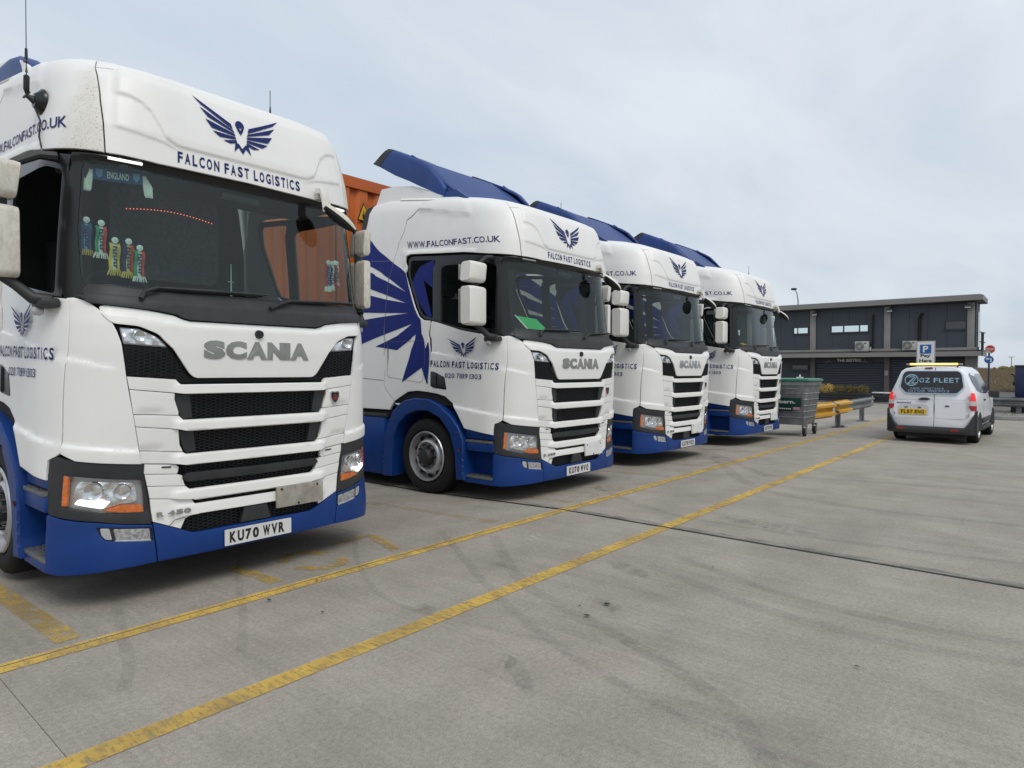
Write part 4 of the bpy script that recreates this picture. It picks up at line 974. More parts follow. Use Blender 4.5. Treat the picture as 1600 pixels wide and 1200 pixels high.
# ------------------------------------------------------------------ ground, markings
def ground_mat(name, c1, c2, pink, objr=0.05, lines=True):
    m, nt, b = new_mat(name); L = nt.links.new; N = nt.nodes.new
    tc = N('ShaderNodeTexCoord'); g = N('ShaderNodeNewGeometry')
    def noise(sc, det, rough=.55, vec=None, dist=0):
        n = N('ShaderNodeTexNoise'); n.inputs['Scale'].default_value = sc; n.inputs['Detail'].default_value = det; n.inputs['Roughness'].default_value = rough; n.inputs['Distortion'].default_value = dist
        L(vec or g.outputs['Position'], n.inputs[0]); return n.outputs[0]
    def ramp(src, a, b_, lo, hi):
        r = N('ShaderNodeMapRange'); r.inputs[1].default_value = a; r.inputs[2].default_value = b_; r.inputs[3].default_value = lo; r.inputs[4].default_value = hi; L(src, r.inputs[0]); return r.outputs[0]
    def mixc(f, a, b_, mode='MIX'):
        x = N('ShaderNodeMix'); x.data_type = 'RGBA'; x.blend_type = mode
        for i, v in ((0, f), (6, a), (7, b_)):
            if hasattr(v, 'links'): L(v, x.inputs[i])
            else: x.inputs[i].default_value = v if i == 0 else (*v, 1)
        return x.outputs[2]
    big = noise(.35, 5); med = noise(1.7, 7, .62); fine = noise(42, 3, .7); sand = noise(160, 2, .6)
    mp = N('ShaderNodeMapping'); mp.inputs['Scale'].default_value = (26, .55, 1); mp.inputs['Rotation'].default_value = (0, 0, R_(4)); L(g.outputs['Position'], mp.inputs[0])
    broom = noise(1.0, 6, .65, mp.outputs[0]); 
    mp2 = N('ShaderNodeMapping'); mp2.inputs['Scale'].default_value = (3.2, .35, 1); mp2.inputs['Rotation'].default_value = (0, 0, R_(-9)); L(g.outputs['Position'], mp2.inputs[0])
    streak = noise(1.0, 6, .6, mp2.outputs[0], .6)
    mp3 = N('ShaderNodeMapping'); mp3.inputs['Scale'].default_value = (1.1, .16, 1); mp3.inputs['Rotation'].default_value = (0, 0, R_(14)); L(g.outputs['Position'], mp3.inputs[0])
    drag = noise(2.1, 7, .62, mp3.outputs[0], 1.0)
    col_ = mixc(ramp(big, .35, .65, 0, 1), c1, c2)
    col_ = mixc(ramp(noise(.8, 4), .45, .7, 0, .55), col_, pink)
    col_ = mixc(1.0, col_, mixc(ramp(med, .3, .72, 0, 1), (.82, .82, .80), (1.12, 1.12, 1.12)), 'MULTIPLY')
    col_ = mixc(1.0, col_, mixc(ramp(broom, .3, .7, 0, 1), (.92, .92, .92), (1.07, 1.07, 1.07)), 'MULTIPLY')
    col_ = mixc(1.0, col_, mixc(ramp(fine, .25, .75, 0, 1), (.78, .78, .78), (1.2, 1.2, 1.2)), 'MULTIPLY')
    col_ = mixc(1.0, col_, mixc(ramp(sand, .25, .75, 0, 1), (.72, .72, .72), (1.28, 1.28, 1.28)), 'MULTIPLY')
    col_ = mixc(ramp(streak, .58, .80, 0, .20), col_, (.12, .115, .10))
    col_ = mixc(ramp(drag, .56, .78, 0, .20), col_, (.095, .092, .085))
    blt = noise(5.5, 8, .7); col_ = mixc(ramp(blt, .58, .76, 0, .26), col_, (.16, .146, .126))
    # thin scratches and hairlines
    mp4 = N('ShaderNodeMapping'); mp4.inputs['Scale'].default_value = (9, .8, 1); mp4.inputs['Rotation'].default_value = (0, 0, R_(-22)); L(g.outputs['Position'], mp4.inputs[0])
    scr = noise(3.0, 8, .75, mp4.outputs[0], .8); col_ = mixc(ramp(scr, .62, .70, 0, .32), col_, (.12, .11, .10)); col_ = mixc(ramp(scr, .30, .36, .22, 0), col_, (.46, .44, .40))
    # specks
    v = N('ShaderNodeTexVoronoi'); v.inputs['Scale'].default_value = 2.3; L(g.outputs['Position'], v.inputs[0])
    col_ = mixc(ramp(v.outputs[0], .012, .022, .7, 0), col_, (.03, .028, .025))
    oi = N('ShaderNodeObjectInfo'); col_ = mixc(1.0, col_, mixc(oi.outputs['Random'], (1-objr,)*3, (1+objr,)*3), 'MULTIPLY')
    L(col_, b.inputs['Base Color']); b.inputs['Roughness'].default_value = .82; b.inputs['Specular IOR Level'].default_value = .3
    bp = N('ShaderNodeBump'); bp.inputs['Strength'].default_value = .35; bp.inputs['Distance'].default_value = .004
    a = N('ShaderNodeMath'); a.operation = 'ADD'; L(fine, a.inputs[0]); L(broom, a.inputs[1]); L(a.outputs[0], bp.inputs['Height']); L(bp.outputs[0], b.inputs['Normal'])
    return m
CONC = ground_mat('concrete', (.300, .273, .236), (.332, .302, .260), (.330, .284, .254))
SUBG = ground_mat('far_ground', (.26, .243, .217), (.285, .266, .237), (.275, .25, .225))
def worn_mat(name, c, lo, hi, scale=6.0, stretch=(1, 1, 1), rot=0, maxa=1.0):
    """paint worn through to what lies under it"""
    m, nt, b = new_mat(name); L = nt.links.new; N = nt.nodes.new; g = N('ShaderNodeNewGeometry')
    mp = N('ShaderNodeMapping'); mp.inputs['Scale'].default_value = stretch; mp.inputs['Rotation'].default_value = (0, 0, rot); L(g.outputs['Position'], mp.inputs[0])
    n = N('ShaderNodeTexNoise'); n.inputs['Scale'].default_value = scale; n.inputs['Detail'].default_value = 9; n.inputs['Roughness'].default_value = .72; L(mp.outputs[0], n.inputs[0])
    r = N('ShaderNodeMapRange'); r.inputs[1].default_value = lo; r.inputs[2].default_value = hi; r.inputs[4].default_value = maxa; L(n.outputs[0], r.inputs[0])
    n2 = N('ShaderNodeTexNoise'); n2.inputs['Scale'].default_value = 3; n2.inputs['Detail'].default_value = 6; L(g.outputs['Position'], n2.inputs[0])
    x = N('ShaderNodeMix'); x.data_type = 'RGBA'; x.inputs[6].default_value = (c[0]*.62, c[1]*.62, c[2]*1.1, 1); x.inputs[7].default_value = (c[0]*1.15, c[1]*1.12, c[2], 1)
    r2 = N('ShaderNodeMapRange'); r2.inputs[1].default_value = .3; r2.inputs[2].default_value = .65; L(n2.outputs[0], r2.inputs[0]); L(r2.outputs[0], x.inputs[0])
    L(x.outputs[2], b.inputs['Base Color']); L(r.outputs[0], b.inputs['Alpha']); b.inputs['Roughness'].default_value = .7
    return m
YEL = worn_mat('line_yellow', (.60, .405, .075), .30, .52, 7, (5, 1.3, 1), maxa=.90)
YELF = worn_mat('faded_yellow', (.54, .36, .06), .34, .60, 5, (4, 1.5, 1), maxa=.72)
YELVF = worn_mat('old_yellow', (.42, .29, .08), .44, .70, 3, (9, 1.5, 1), maxa=.55)
TYRE = worn_mat('tyre_mark_rubber', (.075, .072, .066), .34, .92, 3.0, (6, 2, 1), maxa=.27)
STAIN = worn_mat('oil_stain', (.05, .047, .04), .40, .72, 4, (1, 3, 1), maxa=.34)
PALE = worn_mat('pale_spill', (.55, .55, .53), .50, .70, 9, (2, 2, 1), maxa=.6)
TAR = mat('joint_sealant', (.012, .012, .013), .6)

gr = MB()
vs = [-1500, -60, -6.4, -4.1, 60, 1500]; us = [-200, -20, 60, 300, 3500]
gr.V = [(u, v, (gz(u, v) if abs(v) < 100 else -.078 if v < 0 else 0)-.05) for v in vs for u in us]
gr.F = [(i*5+j, i*5+j+1, i*5+j+6, i*5+j+5) for i in range(5) for j in range(4)]
props(gr.build('ground', SUBG, smooth=False), kind='structure')
pav = props(empty('yard_paving', (0, 0, 0)), kind='structure')
UJ = [-9.0, -4.1, .80, 5.70, 10.6, 15.5, 20.4, 25.3]; VJ = [-14, -9.05, -4.07, .95, 6.0, 11.05]
for i in range(len(UJ)-1):
    for j in range(len(VJ)-1):
        g1_ = .004 if UJ[i] != 5.70 else .009; g2_ = .004 if UJ[i+1] != 5.70 else .009
        if UJ[i] == .8: g1_ = .0014
        if UJ[i+1] == .8: g2_ = .0014
        u0, u1 = UJ[i]+g1_, UJ[i+1]-g2_; v0, v1 = VJ[j]+.004, VJ[j+1]-.004
        vv = sorted({v0, v1}|{q for q in (-6.4,) if v0 < q < v1}); V = []; 
        for v in vv: V += [(u0, v, gz(0, v)), (u1, v, gz(0, v)), (u0, v, gz(0, v)-.045), (u1, v, gz(0, v)-.045)]
        F = []
        for k in range(len(vv)-1):
            a = k*4; F += [(a, a+1, a+5, a+4), (a, a+4, a+6, a+2), (a+1, a+3, a+7, a+5)]
        F += [(0, 2, 3, 1), (len(V)-4, len(V)-3, len(V)-1, len(V)-2)]
        link_mesh('concrete_slab', V, F, CONC, pav, smooth=False)
def strip(name, pts, wd, m, lift=.004, lab=None, seg=.5):
    """flat ribbon along a path of (u, v)"""
    P = [Vector((*p, 0)) for p in pts]; V = []; F = []
    Q = []
    for a, b in zip(P, P[1:]):
        k = max(1, int((b-a).length/seg)); Q += [a+(b-a)*i/k for i in range(k)]
    Q.append(P[-1])
    for i, p in enumerate(Q):
        d = (Q[min(i+1, len(Q)-1)]-Q[max(i-1, 0)]).normalized(); n = Vector((-d.y, d.x, 0))*wd/2
        for q in (p+n, p-n): V.append((q.x, q.y, gz(q.x, q.y)+lift))
    F = [(2*i, 2*i+1, 2*i+3, 2*i+2) for i in range(len(Q)-1)]
    o = link_mesh(name, V, F, m, None, smooth=False); props(o, kind='structure'); 
    if lab: o['label'] = lab
    return o
def flat(name, polys, m, lift=.004):
    V = []; F = []
    for p in polys:
        b = len(V); V += [(a, c, gz(a, c)+lift) for a, c in p]; F.append(tuple(range(b, b+len(p))))
    return props(link_mesh(name, V, F, m, None, smooth=False), kind='structure')
def curve(pts, n=24):
    """smooth path through points"""
    o = []; P = [Vector((*p, 0)) for p in pts]; P = [P[0]*2-P[1]]+P+[P[-1]*2-P[-2]]
    for i in range(1, len(P)-2):
        for k in range(n):
            t = k/n; a, b, c, d = P[i-1:i+3]; q = .5*((2*b)+(c-a)*t+(2*a-5*b+4*c-d)*t*t+(3*b-a-3*c+d)*t**3); o.append((q.x, q.y))
    o.append(pts[-1]); return o
curve_ = lambda P: curve(P, 8)
for v0, v1 in ((-4.108, -4.075), (-4.065, -3.985)): strip('yellow_line', [(-4, (v0+v1)/2), (27, (v0+v1)/2+.02)], v1-v0, YEL)
strip('yellow_line', [(-4, -2.865), (25.5, -2.845)], .122, YEL)
strip('joint_sealant', curve_([(5.70, -9), (5.705, -6), (5.698, -3), (5.704, 0), (5.70, 4), (5.70, 11)]), .030, TAR, lift=.0055)
strip('expansion_joint_edge', [(5.77, -4.8), (5.78, 9)], .11, worn_mat('joint_smear', (.06, .058, .055), .42, .70, 3, (5, 1.2, 1), maxa=.55), lift=.003)
for u, a, b in ((1.13, -8.5, -4.2), (4.78, -8.0, -4.25), (8.47, -7.5, -4.2), (12.15, -7.5, -4.2)):
    strip('bay_line', [(u-.02, a), (u+.04, b)], .13, YELVF if u > 2 else YELF, lift=.003)
def seg(p, q, w):
    dx, dy = q[0]-p[0], q[1]-p[1]; l = math.hypot(dx, dy); nx, ny = -dy/l*w/2, dx/l*w/2
    return [(p[0]+nx, p[1]+ny), (p[0]-nx, p[1]-ny), (q[0]-nx, q[1]-ny), (q[0]+nx, q[1]+ny)]
def arc(cx_, cy_, rx, ry, a0, a1, w, n=9):
    P = []
    for i in range(n):
        t0, t1 = R_(a0+(a1-a0)*i/n), R_(a0+(a1-a0)*(i+1)/n)
        P.append([(cx_+(rx-w/2)*math.cos(t0), cy_+(ry-w/2)*math.sin(t0)), (cx_+(rx-w/2)*math.cos(t1), cy_+(ry-w/2)*math.sin(t1)), (cx_+(rx+w/2)*math.cos(t1), cy_+(ry+w/2)*math.sin(t1)), (cx_+(rx+w/2)*math.cos(t0), cy_+(ry+w/2)*math.sin(t0))])
    return P
def digits(u0, txt, m):
    P = []; u = u0
    for ch in txt:
        if ch == '1': P.append(seg((u+.05, -4.88), (u+.05, -4.22), .105)); u += .34
        if ch == '0': P += arc(u+.20, -4.53, .19, .30, 25, 165, .10)+arc(u+.20, -4.53, .19, .30, 205, 345, .10); u += .60
        if ch == '7': P += [seg((u, -4.85), (u+.44, -4.85), .085), seg((u+.41, -4.82), (u+.20, -4.22), .10)]; u += .5
        if ch == '8': P += arc(u+.18, -4.68, .15, .14, 0, 350, .08)+arc(u+.18, -4.37, .17, .16, 10, 360, .08); u += .5
        if ch == '9': P += arc(u+.18, -4.66, .16, .16, 0, 350, .08)+[seg((u+.34, -4.66), (u+.26, -4.22), .09)]; u += .5
    return flat('bay_number', P, m)
digits(2.39, '107', YELF); digits(6.05, '108', YELVF); digits(9.75, '109', YELVF)
flat('yellow_mark', [seg((14.95, -3.55), (15.30, -3.32), .07), seg((15.28, -3.34), (15.02, -3.10), .06)], YELF)
k_ = 0
for pts, wd in (([(4.4, -3.9), (3.55, -2.85), (3.12, -1.7), (2.78, -1.05), (2.2, -.62)], .10), ([(3.0, -6.0), (2.78, -5.4), (2.33, -4.56), (1.98, -3.82), (1.7, -3.3)], .05), ([(1.6, -4.8), (1.39, -4.07), (1.26, -3.6), (1.14, -3.33)], .06),
                ([(12.5, -5.6), (9.7, -3.4), (9.54, -3.0), (9.9, -1.62), (10.11, -.28), (10.4, 2)], .15), ([(11.0, -4.6), (8.5, -3.0), (7.9, -1.5), (8.2, 1.5)], .16), ([(7.0, -4.4), (6.3, -3.2), (6.2, -1.8), (6.6, 1.0)], .08),
                ([(4.9, 1.2), (4.2, -.2), (4.1, -1.2), (4.5, -2.4)], .12), ([(5.3, 1.3), (4.55, -.1), (4.45, -1.2), (4.85, -2.3)], .10), ([(3.6, -4.9), (3.0, -4.0), (2.7, -3.2), (2.9, -2.0)], .045), ([(13.5, -5), (12.2, -2.6), (12.6, .5), (14, 3)], .13), ([(3.4, 1.4), (2.8, .2), (2.6, -1.0), (3.0, -2.4), (4.2, -4.4)], .07)):
    strip('tyre_mark', curve(pts), wd, TYRE, lift=.006+.0006*k_); k_ += 1
def blob(u, v, ru, rv, rot, seed):
    rg = random.Random(seed); P = []
    for i in range(18):
        t = 2*math.pi*i/18; r = 1+rg.uniform(-.3, .3); x, y = ru*r*math.cos(t), rv*r*math.sin(t); P.append((u+x*math.cos(rot)-y*math.sin(rot), v+x*math.sin(rot)+y*math.cos(rot)))
    return P
for k, (u, v, a, b, r) in enumerate(((4.30, -2.45, .07, .22, .3), (3.56, -2.19, .05, .16, .4), (3.31, -2.17, .02, .035, 0), (3.15, -1.84, .04, .12, .2), (2.45, -2.0, .05, .22, .5), (6.4, -2.2, .1, .5, .2), (2.75, -3.0, .05, .1, .4), (3.75, -3.25, .04, .09, .3), (2.05, -.55, .05, .10, 0), (2.9, -.1, .03, .2, .5))):
    flat('oil_stain', [blob(u, v, a, b, r, k)], STAIN, lift=.0135)
for k, (u, v, a, b) in enumerate(((3.558, -2.185, .016, .022), (3.315, -2.175, .012, .018), (3.42, -2.30, .008, .010), (2.3, -3.45, .008, .012), (2.62, -4.0, .01, .012), (4.75, -1.98, .008, .01), (3.62, -.75, .008, .01), (2.2, -3.9, .01, .02))):
    flat('oil_spot', [blob(u, v, a, b, 0, k+40)], TAR, lift=.0145)
for k, (u, v, a, b, r) in enumerate(((4.90, -5.75, .10, .22, .3), (4.75, -6.2, .03, .5, .1), (4.55, -3.55, .10, .16, .4), (3.45, -1.75, .06, .07, 0), (3.5, -4.9, .03, .05, 0), (3.9, -1.35, .02, .04, 0))):
    flat('pale_spill', [blob(u, v, a, b, r, k+70)], PALE, lift=.0135)
# ------------------------------------------------------------------ the four lorries
TR = [(2.456, -4.5373, -.0003, -.0076), (6.8381, -4.6583, -.0563, -.0035), (10.3555, -4.8072, -.0379, .0094), (14.0978, -4.7116, -.0259, .0012)]
LAB = ['nearest white and blue lorry with football scarves behind its windscreen, plate KU70 WVR', 'second white and blue lorry with a green folder on its dashboard, plate KU70 WVO',
       'third white and blue lorry from the camera, with glinting lettering on its bonnet', 'farthest white and blue lorry, parked next to the grey wheeled bin']
PL = ['KU70 WVR', 'KU70 WVO', 'KU70 WXD', 'KU70 WVE']
proto = tractor()
lorries = [proto]+[copy_tree(proto) for _ in range(3)]
DIRTYMAT = mat('grubby_mirror', (0.66, 0.62, 0.54), .6, var=.05, scale=8, dirt=(.22, .17, .12), damt=.5, dscale=40)
for i, (T, (u, v, dz, yaw)) in enumerate(zip(lorries, TR)):
    T.location = (u, -v, dz); T.rotation_euler = (0, 0, -yaw)
    props(T, LAB[i], 'lorry', 'lorries parked side by side facing the yellow lines')
    zc = .31
    P = S(np.array([-.26, .26]), np.array([zc, zc]), .012); y = float(P[:, 1].max())+.006; xc = .013
    pl = MB().prism([(a+xc, b+zc) for a, b in rrect(-.262, .262, -.0575, .0575, .008)], y, y+.006, 'y').build('number_plate', PLATEW, T, smooth=False)
    flat_text('plate_lettering', PL[i], .079, .43, (xc-(.012 if i == 0 else 0), y+.0075, zc), (1, 0, 0), (0, 0, 1), INK, pl, bold=.048, cond=dict(gap=.22, sp=.45, wide={'W': 1.2, '1': .5, '7': .95}))
# second lorry onward have a clean blank hazard board; the first one's is stained
clean = mat('clean_panel', (.70, .70, .69), .45, var=.05, scale=8)
def kids(o):
    for c in o.children:
        yield c; yield from kids(c)
def base(o): return o.name.split('.')[0]
for i, T in enumerate(lorries):
    for o in kids(T):
        n = base(o)
        if i > 0 and n == 'hazard_panel':
            o.data = o.data.copy(); o.data.materials[0] = clean; o['label'] = 'clean white blank panel'
        if i == 0 and n in ('main_housing', 'wide_angle_housing', 'front_mirror_shell'):
            o.data = o.data.copy(); o.data.materials[0] = DIRTYMAT; o['label'] = 'mirror housing speckled with road dirt'
        if i == 0 and n == 'daytime_lamp': o.data = o.data.copy(); o.data.materials[0] = DRL; o['label'] = 'lit daytime running lamp'
        if i == 0 and n == 'roof_marker_lamp': o.data = o.data.copy(); o.data.materials[0] = DRL; o['label'] = 'lit white marker lamp'
        if i == 2 and n == 'maker_lettering': o.data = o.data.copy(); o.data.materials[0] = HOLO
T1 = lorries[0]
for o in kids(T1):
    if base(o) == 'roof_deflector': o.rotation_euler = (R_(-22), 0, 0); o['label'] = 'roof deflector lowered, only its blue wing showing'
for o in list(kids(T1)):
    if base(o) == 'deflector_foot': bpy.data.objects.remove(o); continue
    if base(o) == 'door_window' and sum(v.co.x for v in o.data.vertices) < 0: bpy.data.objects.remove(o)   # wound down
# the first lorry's roof corners are spattered with insects and road film: a stain with its own place on the shell
gm, gnt, gb = new_mat('bug_spattered_white'); L_ = gnt.links.new; N_ = gnt.nodes.new
tc_ = N_('ShaderNodeTexCoord'); sp_ = N_('ShaderNodeSeparateXYZ'); L_(tc_.outputs['Object'], sp_.inputs[0])
def mr_(src, a, b, lo=0, hi=1):
    r = N_('ShaderNodeMapRange'); r.inputs[1].default_value = a; r.inputs[2].default_value = b; r.inputs[3].default_value = lo; r.inputs[4].default_value = hi; L_(src, r.inputs[0]); return r.outputs[0]
def mm_(a, b):
    n = N_('ShaderNodeMath'); n.operation = 'MULTIPLY'; L_(a, n.inputs[0]); L_(b, n.inputs[1]) if hasattr(b, 'links') else setattr(n.inputs[1], 'default_value', b); return n.outputs[0]
wob = N_('ShaderNodeTexNoise'); wob.inputs['Scale'].default_value = 9; wob.inputs['Detail'].default_value = 6; L_(tc_.outputs['Object'], wob.inputs[0])
fine_ = N_('ShaderNodeTexNoise'); fine_.inputs['Scale'].default_value = 75; fine_.inputs['Detail'].default_value = 5; fine_.inputs['Roughness'].default_value = .75; L_(tc_.outputs['Object'], fine_.inputs[0])
edge_ = N_('ShaderNodeMath'); edge_.operation = 'MULTIPLY_ADD'; edge_.inputs[1].default_value = .25; L_(wob.outputs[0], edge_.inputs[0]); L_(sp_.outputs[1], edge_.inputs[2])
msk = mm_(mr_(edge_.outputs[0], .54, .40), mr_(sp_.outputs[2], 2.86, 2.90))
c1_ = N_('ShaderNodeMix'); c1_.data_type = 'RGBA'; c1_.inputs[6].default_value = (.80, .79, .765, 1); c1_.inputs[7].default_value = (.70, .675, .61, 1); L_(mm_(msk, .85), c1_.inputs[0])
c2_ = N_('ShaderNodeMix'); c2_.data_type = 'RGBA'; c2_.inputs[7].default_value = (.22, .18, .14, 1); L_(c1_.outputs[2], c2_.inputs[6]); L_(mm_(msk, mr_(fine_.outputs[0], .54, .68, 0, .8)), c2_.inputs[0])
L_(c2_.outputs[2], gb.inputs['Base Color']); gb.inputs['Roughness'].default_value = .45
for o in kids(T1):
    if base(o) == 'cab_side_shell': o.data = o.data.copy(); o.data.materials[0] = gm
def W1(p, i=0):
    """lorry-local point to world (u, v, z)"""
    u, v, dz, yaw = TR[i]; c, s = math.cos(yaw), math.sin(yaw)
    return (u+p[0]*c-p[1]*s, v+p[0]*s+p[1]*c, p[2]+dz)

# CB aerial on the side of the first lorry's roof
cb = empty('side_aerial', W1((-1.125, -.68, 3.285)), TR[0][3], 'black whip aerial on a round swivel mount, on the side of the nearest lorry\'s roof', 'aerial')
a = MB().lathe([(-.045, .001), (-.04, .045), (-.02, .062), (.0, .085), (.015, .088), (.03, .07)], (0, 0, 0), 'x', 24); a.build('mount', BLACKG, cb)
MB().tube([(-.03, 0, 0), (-.055, .0, .010), (-.075, .0, .02)], [.03, .020, .014], 10).tube([(-.095, 0, .0), (-.06, 0, .05)], .008, 6).build('swivel', BLACKP, cb)
wp = MB().tube([(-.078, 0, .03), (-.078, 0, .05), (-.078, 0, .06), (-.076, 0, .145), (-.076, 0, .155)], [.008, .014, .018, .018, .008], 12)
wp.tube([(-.076, 0, .155), (-.076, 0, .32)], .003, 6).tube([(-.076, 0, .17), (-.076, 0, .20)], [.008, .004], 8).tube([(-.076, 0, .255), (-.076, 0, .325)], [.010, .008], 8).tube([(-.076, 0, .32), (-.072, 0, 1.2)], [.003, .0012], 6)
wp.lathe([(0, .001), (0, .018), (.003, .018)], (-.076, 0, .235), 'z', 16).build('whip', BLACKG, cb)
MB().tube([(-.04, .03, -.06), (-.02, .06, -.14), (-.03, .07, -.25), (-.02, .10, -.36), (.02, .16, -.41)], .006, 6).build('cable', BLACKG, cb)

# things behind the windscreens
def fabric(n, c): return MATS.get(n) or mat(n, c, .9, var=.15, scale=60)
FAB = dict(blue=fabric('scarf_blue', (.03, .09, .22)), yellow=fabric('scarf_yellow', (.55, .45, .09)), white=fabric('scarf_white', (.62, .70, .64)), red=fabric('scarf_red', (.5, .05, .04)), green=fabric('scarf_green', (.03, .25, .12)), navy=fabric('scarf_navy', (.02, .03, .09)), sky=fabric('scarf_sky', (.16, .33, .50)))
def scarf(x, y, z0, z1, stripes, fringe, lab, w=.062):
    s = empty('hanging_scarf', W1((x, y, z1)), TR[0][3], lab, 'scarf', 'mini scarves hanging inside the nearest lorry')
    L = z1-z0; n = len(stripes); wv = w/n
    for k, c in enumerate(stripes):
        m_ = MB(); x0 = -w/2+k*wv
        secs = [[(x0+dx+.004*math.sin(t*6), .006*math.sin(t*9)+dy, -.03-t*(L*.74)) for dx, dy in ((0, 0), (wv, 0), (wv, -.01), (0, -.01))] for t in [i/8 for i in range(9)]]
        m_.loft(secs).build('stripe', FAB[c], s)
    # woven bars down the middle stripe
    wv_ = MB()
    for k in range(7): 
        z = -.05-L*.085*k; wv_.box(-.011, .011, .008, .011, z-.008, z); wv_.box(-.011 if k % 2 else .004, -.004 if k % 2 else .011, .008, .011, z-.016, z-.008)
    wv_.build('woven_mark', FAB['navy'], s)
    fr = MB(); rg = random.Random(int(x*1000))
    for k in range(7):
        a = -w*.6+k*w*.2; fr.tube([(a*.8, 0, -.03-L*.72), (a*1.15+rg.uniform(-.004, .004), 0, -L)], [.006, .004], 5)
    fr.build('fringe', FAB[fringe], s)
    MB().lathe([(-.004, .001), (0, .02), (.006, .02), (.01, .001)], (0, .004, -.012), 'y', 16).tube([(0, 0, 0), (0, 0, -.04)], .003, 5).build('sucker', FAB['white'], s)
    return s
scarf(-.980, -.325, 2.252, 2.493, ('blue', 'sky', 'blue'), 'yellow', 'blue mini scarf with yellow fringe, leftmost in the nearest lorry\'s windscreen')
scarf(-.915, -.262, 2.232, 2.474, ('green', 'white', 'red'), 'white', 'green white and red mini scarf beside the leftmost blue one')
scarf(-.853, -.210, 2.123, 2.365, ('yellow', 'white', 'yellow'), 'yellow', 'pale yellow mini scarf hanging third from the left in the windscreen')
scarf(-.782, -.180, 2.111, 2.364, ('navy', 'yellow', 'red'), 'yellow', 'navy yellow and red mini scarf hanging fourth from the left')
scarf(-.722, -.160, 2.091, 2.328, ('green', 'white', 'red'), 'white', 'green white and red mini scarf above the blue cloth on the dashboard')
scarf(.770, -.195, 2.169, 2.427, ('red', 'sky'), 'white', 'red and pale blue mini scarf, leftmost of the passenger side group', .045)
scarf(.835, -.235, 2.187, 2.430, ('navy', 'white'), 'white', 'navy and white mini scarf, second in the passenger side group', .045)
scarf(.905, -.290, 2.22, 2.45, ('red', 'red'), 'red', 'red mini scarf, third in the passenger side group', .045)
scarf(.965, -.350, 2.25, 2.46, ('sky', 'white'), 'white', 'pale mini scarf nearest the far edge of the windscreen', .045)
bn = empty('national_scarf', W1((-.81, -.26, 2.80)), TR[0][3]+.33, 'navy scarf reading ENGLAND tied across the top of the nearest lorry\'s windscreen', 'scarf')
MB().loft([[(x, .0, -.045-.02*(1-(x/.15)**2)*.3), (x, 0, .03-.01*(1-(x/.15)**2)), (x, -.01, .03), (x, -.01, -.045)] for x in [-.15+.03*k for k in range(11)]]).build('band', FAB['blue'], bn)
flat_text('scarf_lettering', 'ENGLAND', .045, .125, (0, .004, -.012), (1, 0, 0), (0, 0, 1), FAB['white'], bn, bold=.03)
for sx in (-1, 1):
    MB().prism([(.105*sx-.02, .02), (.105*sx+.02, .02), (.105*sx+.017, -.02), (.105*sx, -.035), (.105*sx-.017, -.02)], .002, .004, 'y').build('shield', FAB['sky'], bn, smooth=False)
    fr = MB()
    for k in range(8): fr.tube([(.15*sx, -.002, .01), (.17*sx+.006*k*sx-.02*sx, .0, -.05-.01*(k % 3)), (.185*sx+.006*k*sx-.03*sx, 0, -.12-.01*(k % 2))], [.012, .009, .005], 5)
    fr.build('fringe', FAB['white'], bn)
blc = empty('folded_cloth', W1((-.60, -.33, 2.03)), TR[0][3], 'crumpled blue and yellow cloth on the nearest lorry\'s dashboard', 'cloth')
MB().loft([[(x, -.03+.04*math.cos(t), .025*math.sin(t)*(1+.4*math.sin(x*40))+.015) for t in [2*math.pi*i/10 for i in range(10)]] for x in [-.12+.03*k for k in range(10)]]).build('cloth', FAB['sky'], blc)
MB().loft([[(x, .0+.035*math.cos(t), .02*math.sin(t)+.02) for t in [2*math.pi*i/8 for i in range(8)]] for x in (-.17, -.15, -.12, -.10)]).build('cloth_end', FAB['yellow'], blc)
disp = empty('destination_display', W1((-.10, -1.15, 2.86)), TR[0][3], 'quilted headboard with a row of tiny red lights, inside the nearest lorry', 'light strip')
hd = MB(); 
hd.prism(rrect(-.44, .40, -.62, .16, .10, 6), -.06, 0, 'y'); hd.build('quilted_board', mat('quilt_grey', (.085, .09, .088), .9, var=.3, scale=30, bump=1.0, bscale=30), disp)
led = MB()
for k in range(27): 
    x = -.34+k*.0262; z = -.075+.035*math.sin(math.pi*k/26); led.box(x-.0028, x+.0028, .001, .005, z-.0028, z+.0028)
led.build('red_light', mat('red_led', (.6, .1, .08), .5, emit=(1, .16, .10), estr=2.5), disp, kind='stuff')
crd = empty('crucifix_ornament', W1((.03, -.40, 2.0)), TR[0][3], 'slim silver spire ornament standing on the nearest lorry\'s dashboard', 'ornament')
MB().tube([(0, 0, 0), (0, 0, .10), (0, 0, .12), (0, 0, .33)], [.018, .008, .006, .003], 8).tube([(-.025, 0, .19), (.025, 0, .19)], .004, 6).build('spire', mat('dull_silver', (.35, .45, .42), .4, metal=.6), crd)
fld = empty('green_folder', W1((-.58, -.30, 2.02), 1), TR[1][3], 'bright green folder propped on the second lorry\'s dashboard', 'folder')
GRN = mat('folder_green', (.04, .45, .12), .5, var=.1)
MB().hexa([(-.13, .12, 0), (.22, .16, -.01), (.22, .152, -.01), (-.13, .112, 0), (-.30, .02, .19), (.06, .05, .17), (.06, .042, .17), (-.30, .012, .19)]).build('cover', GRN, fld, smooth=False)
MB().hexa([(-.17, .125, .0), (-.135, .125, 0), (-.135, .115, 0), (-.17, .115, 0), (-.335, .025, .20), (-.305, .025, .195), (-.305, .015, .195), (-.335, .015, .20)]).build('spine', FAB['white'], fld, smooth=False)
hv = empty('hi_vis_vest', W1((-.55, -.36, 2.03), 3), TR[3][3], 'yellow high visibility vest lying on the farthest lorry\'s dashboard', 'vest')
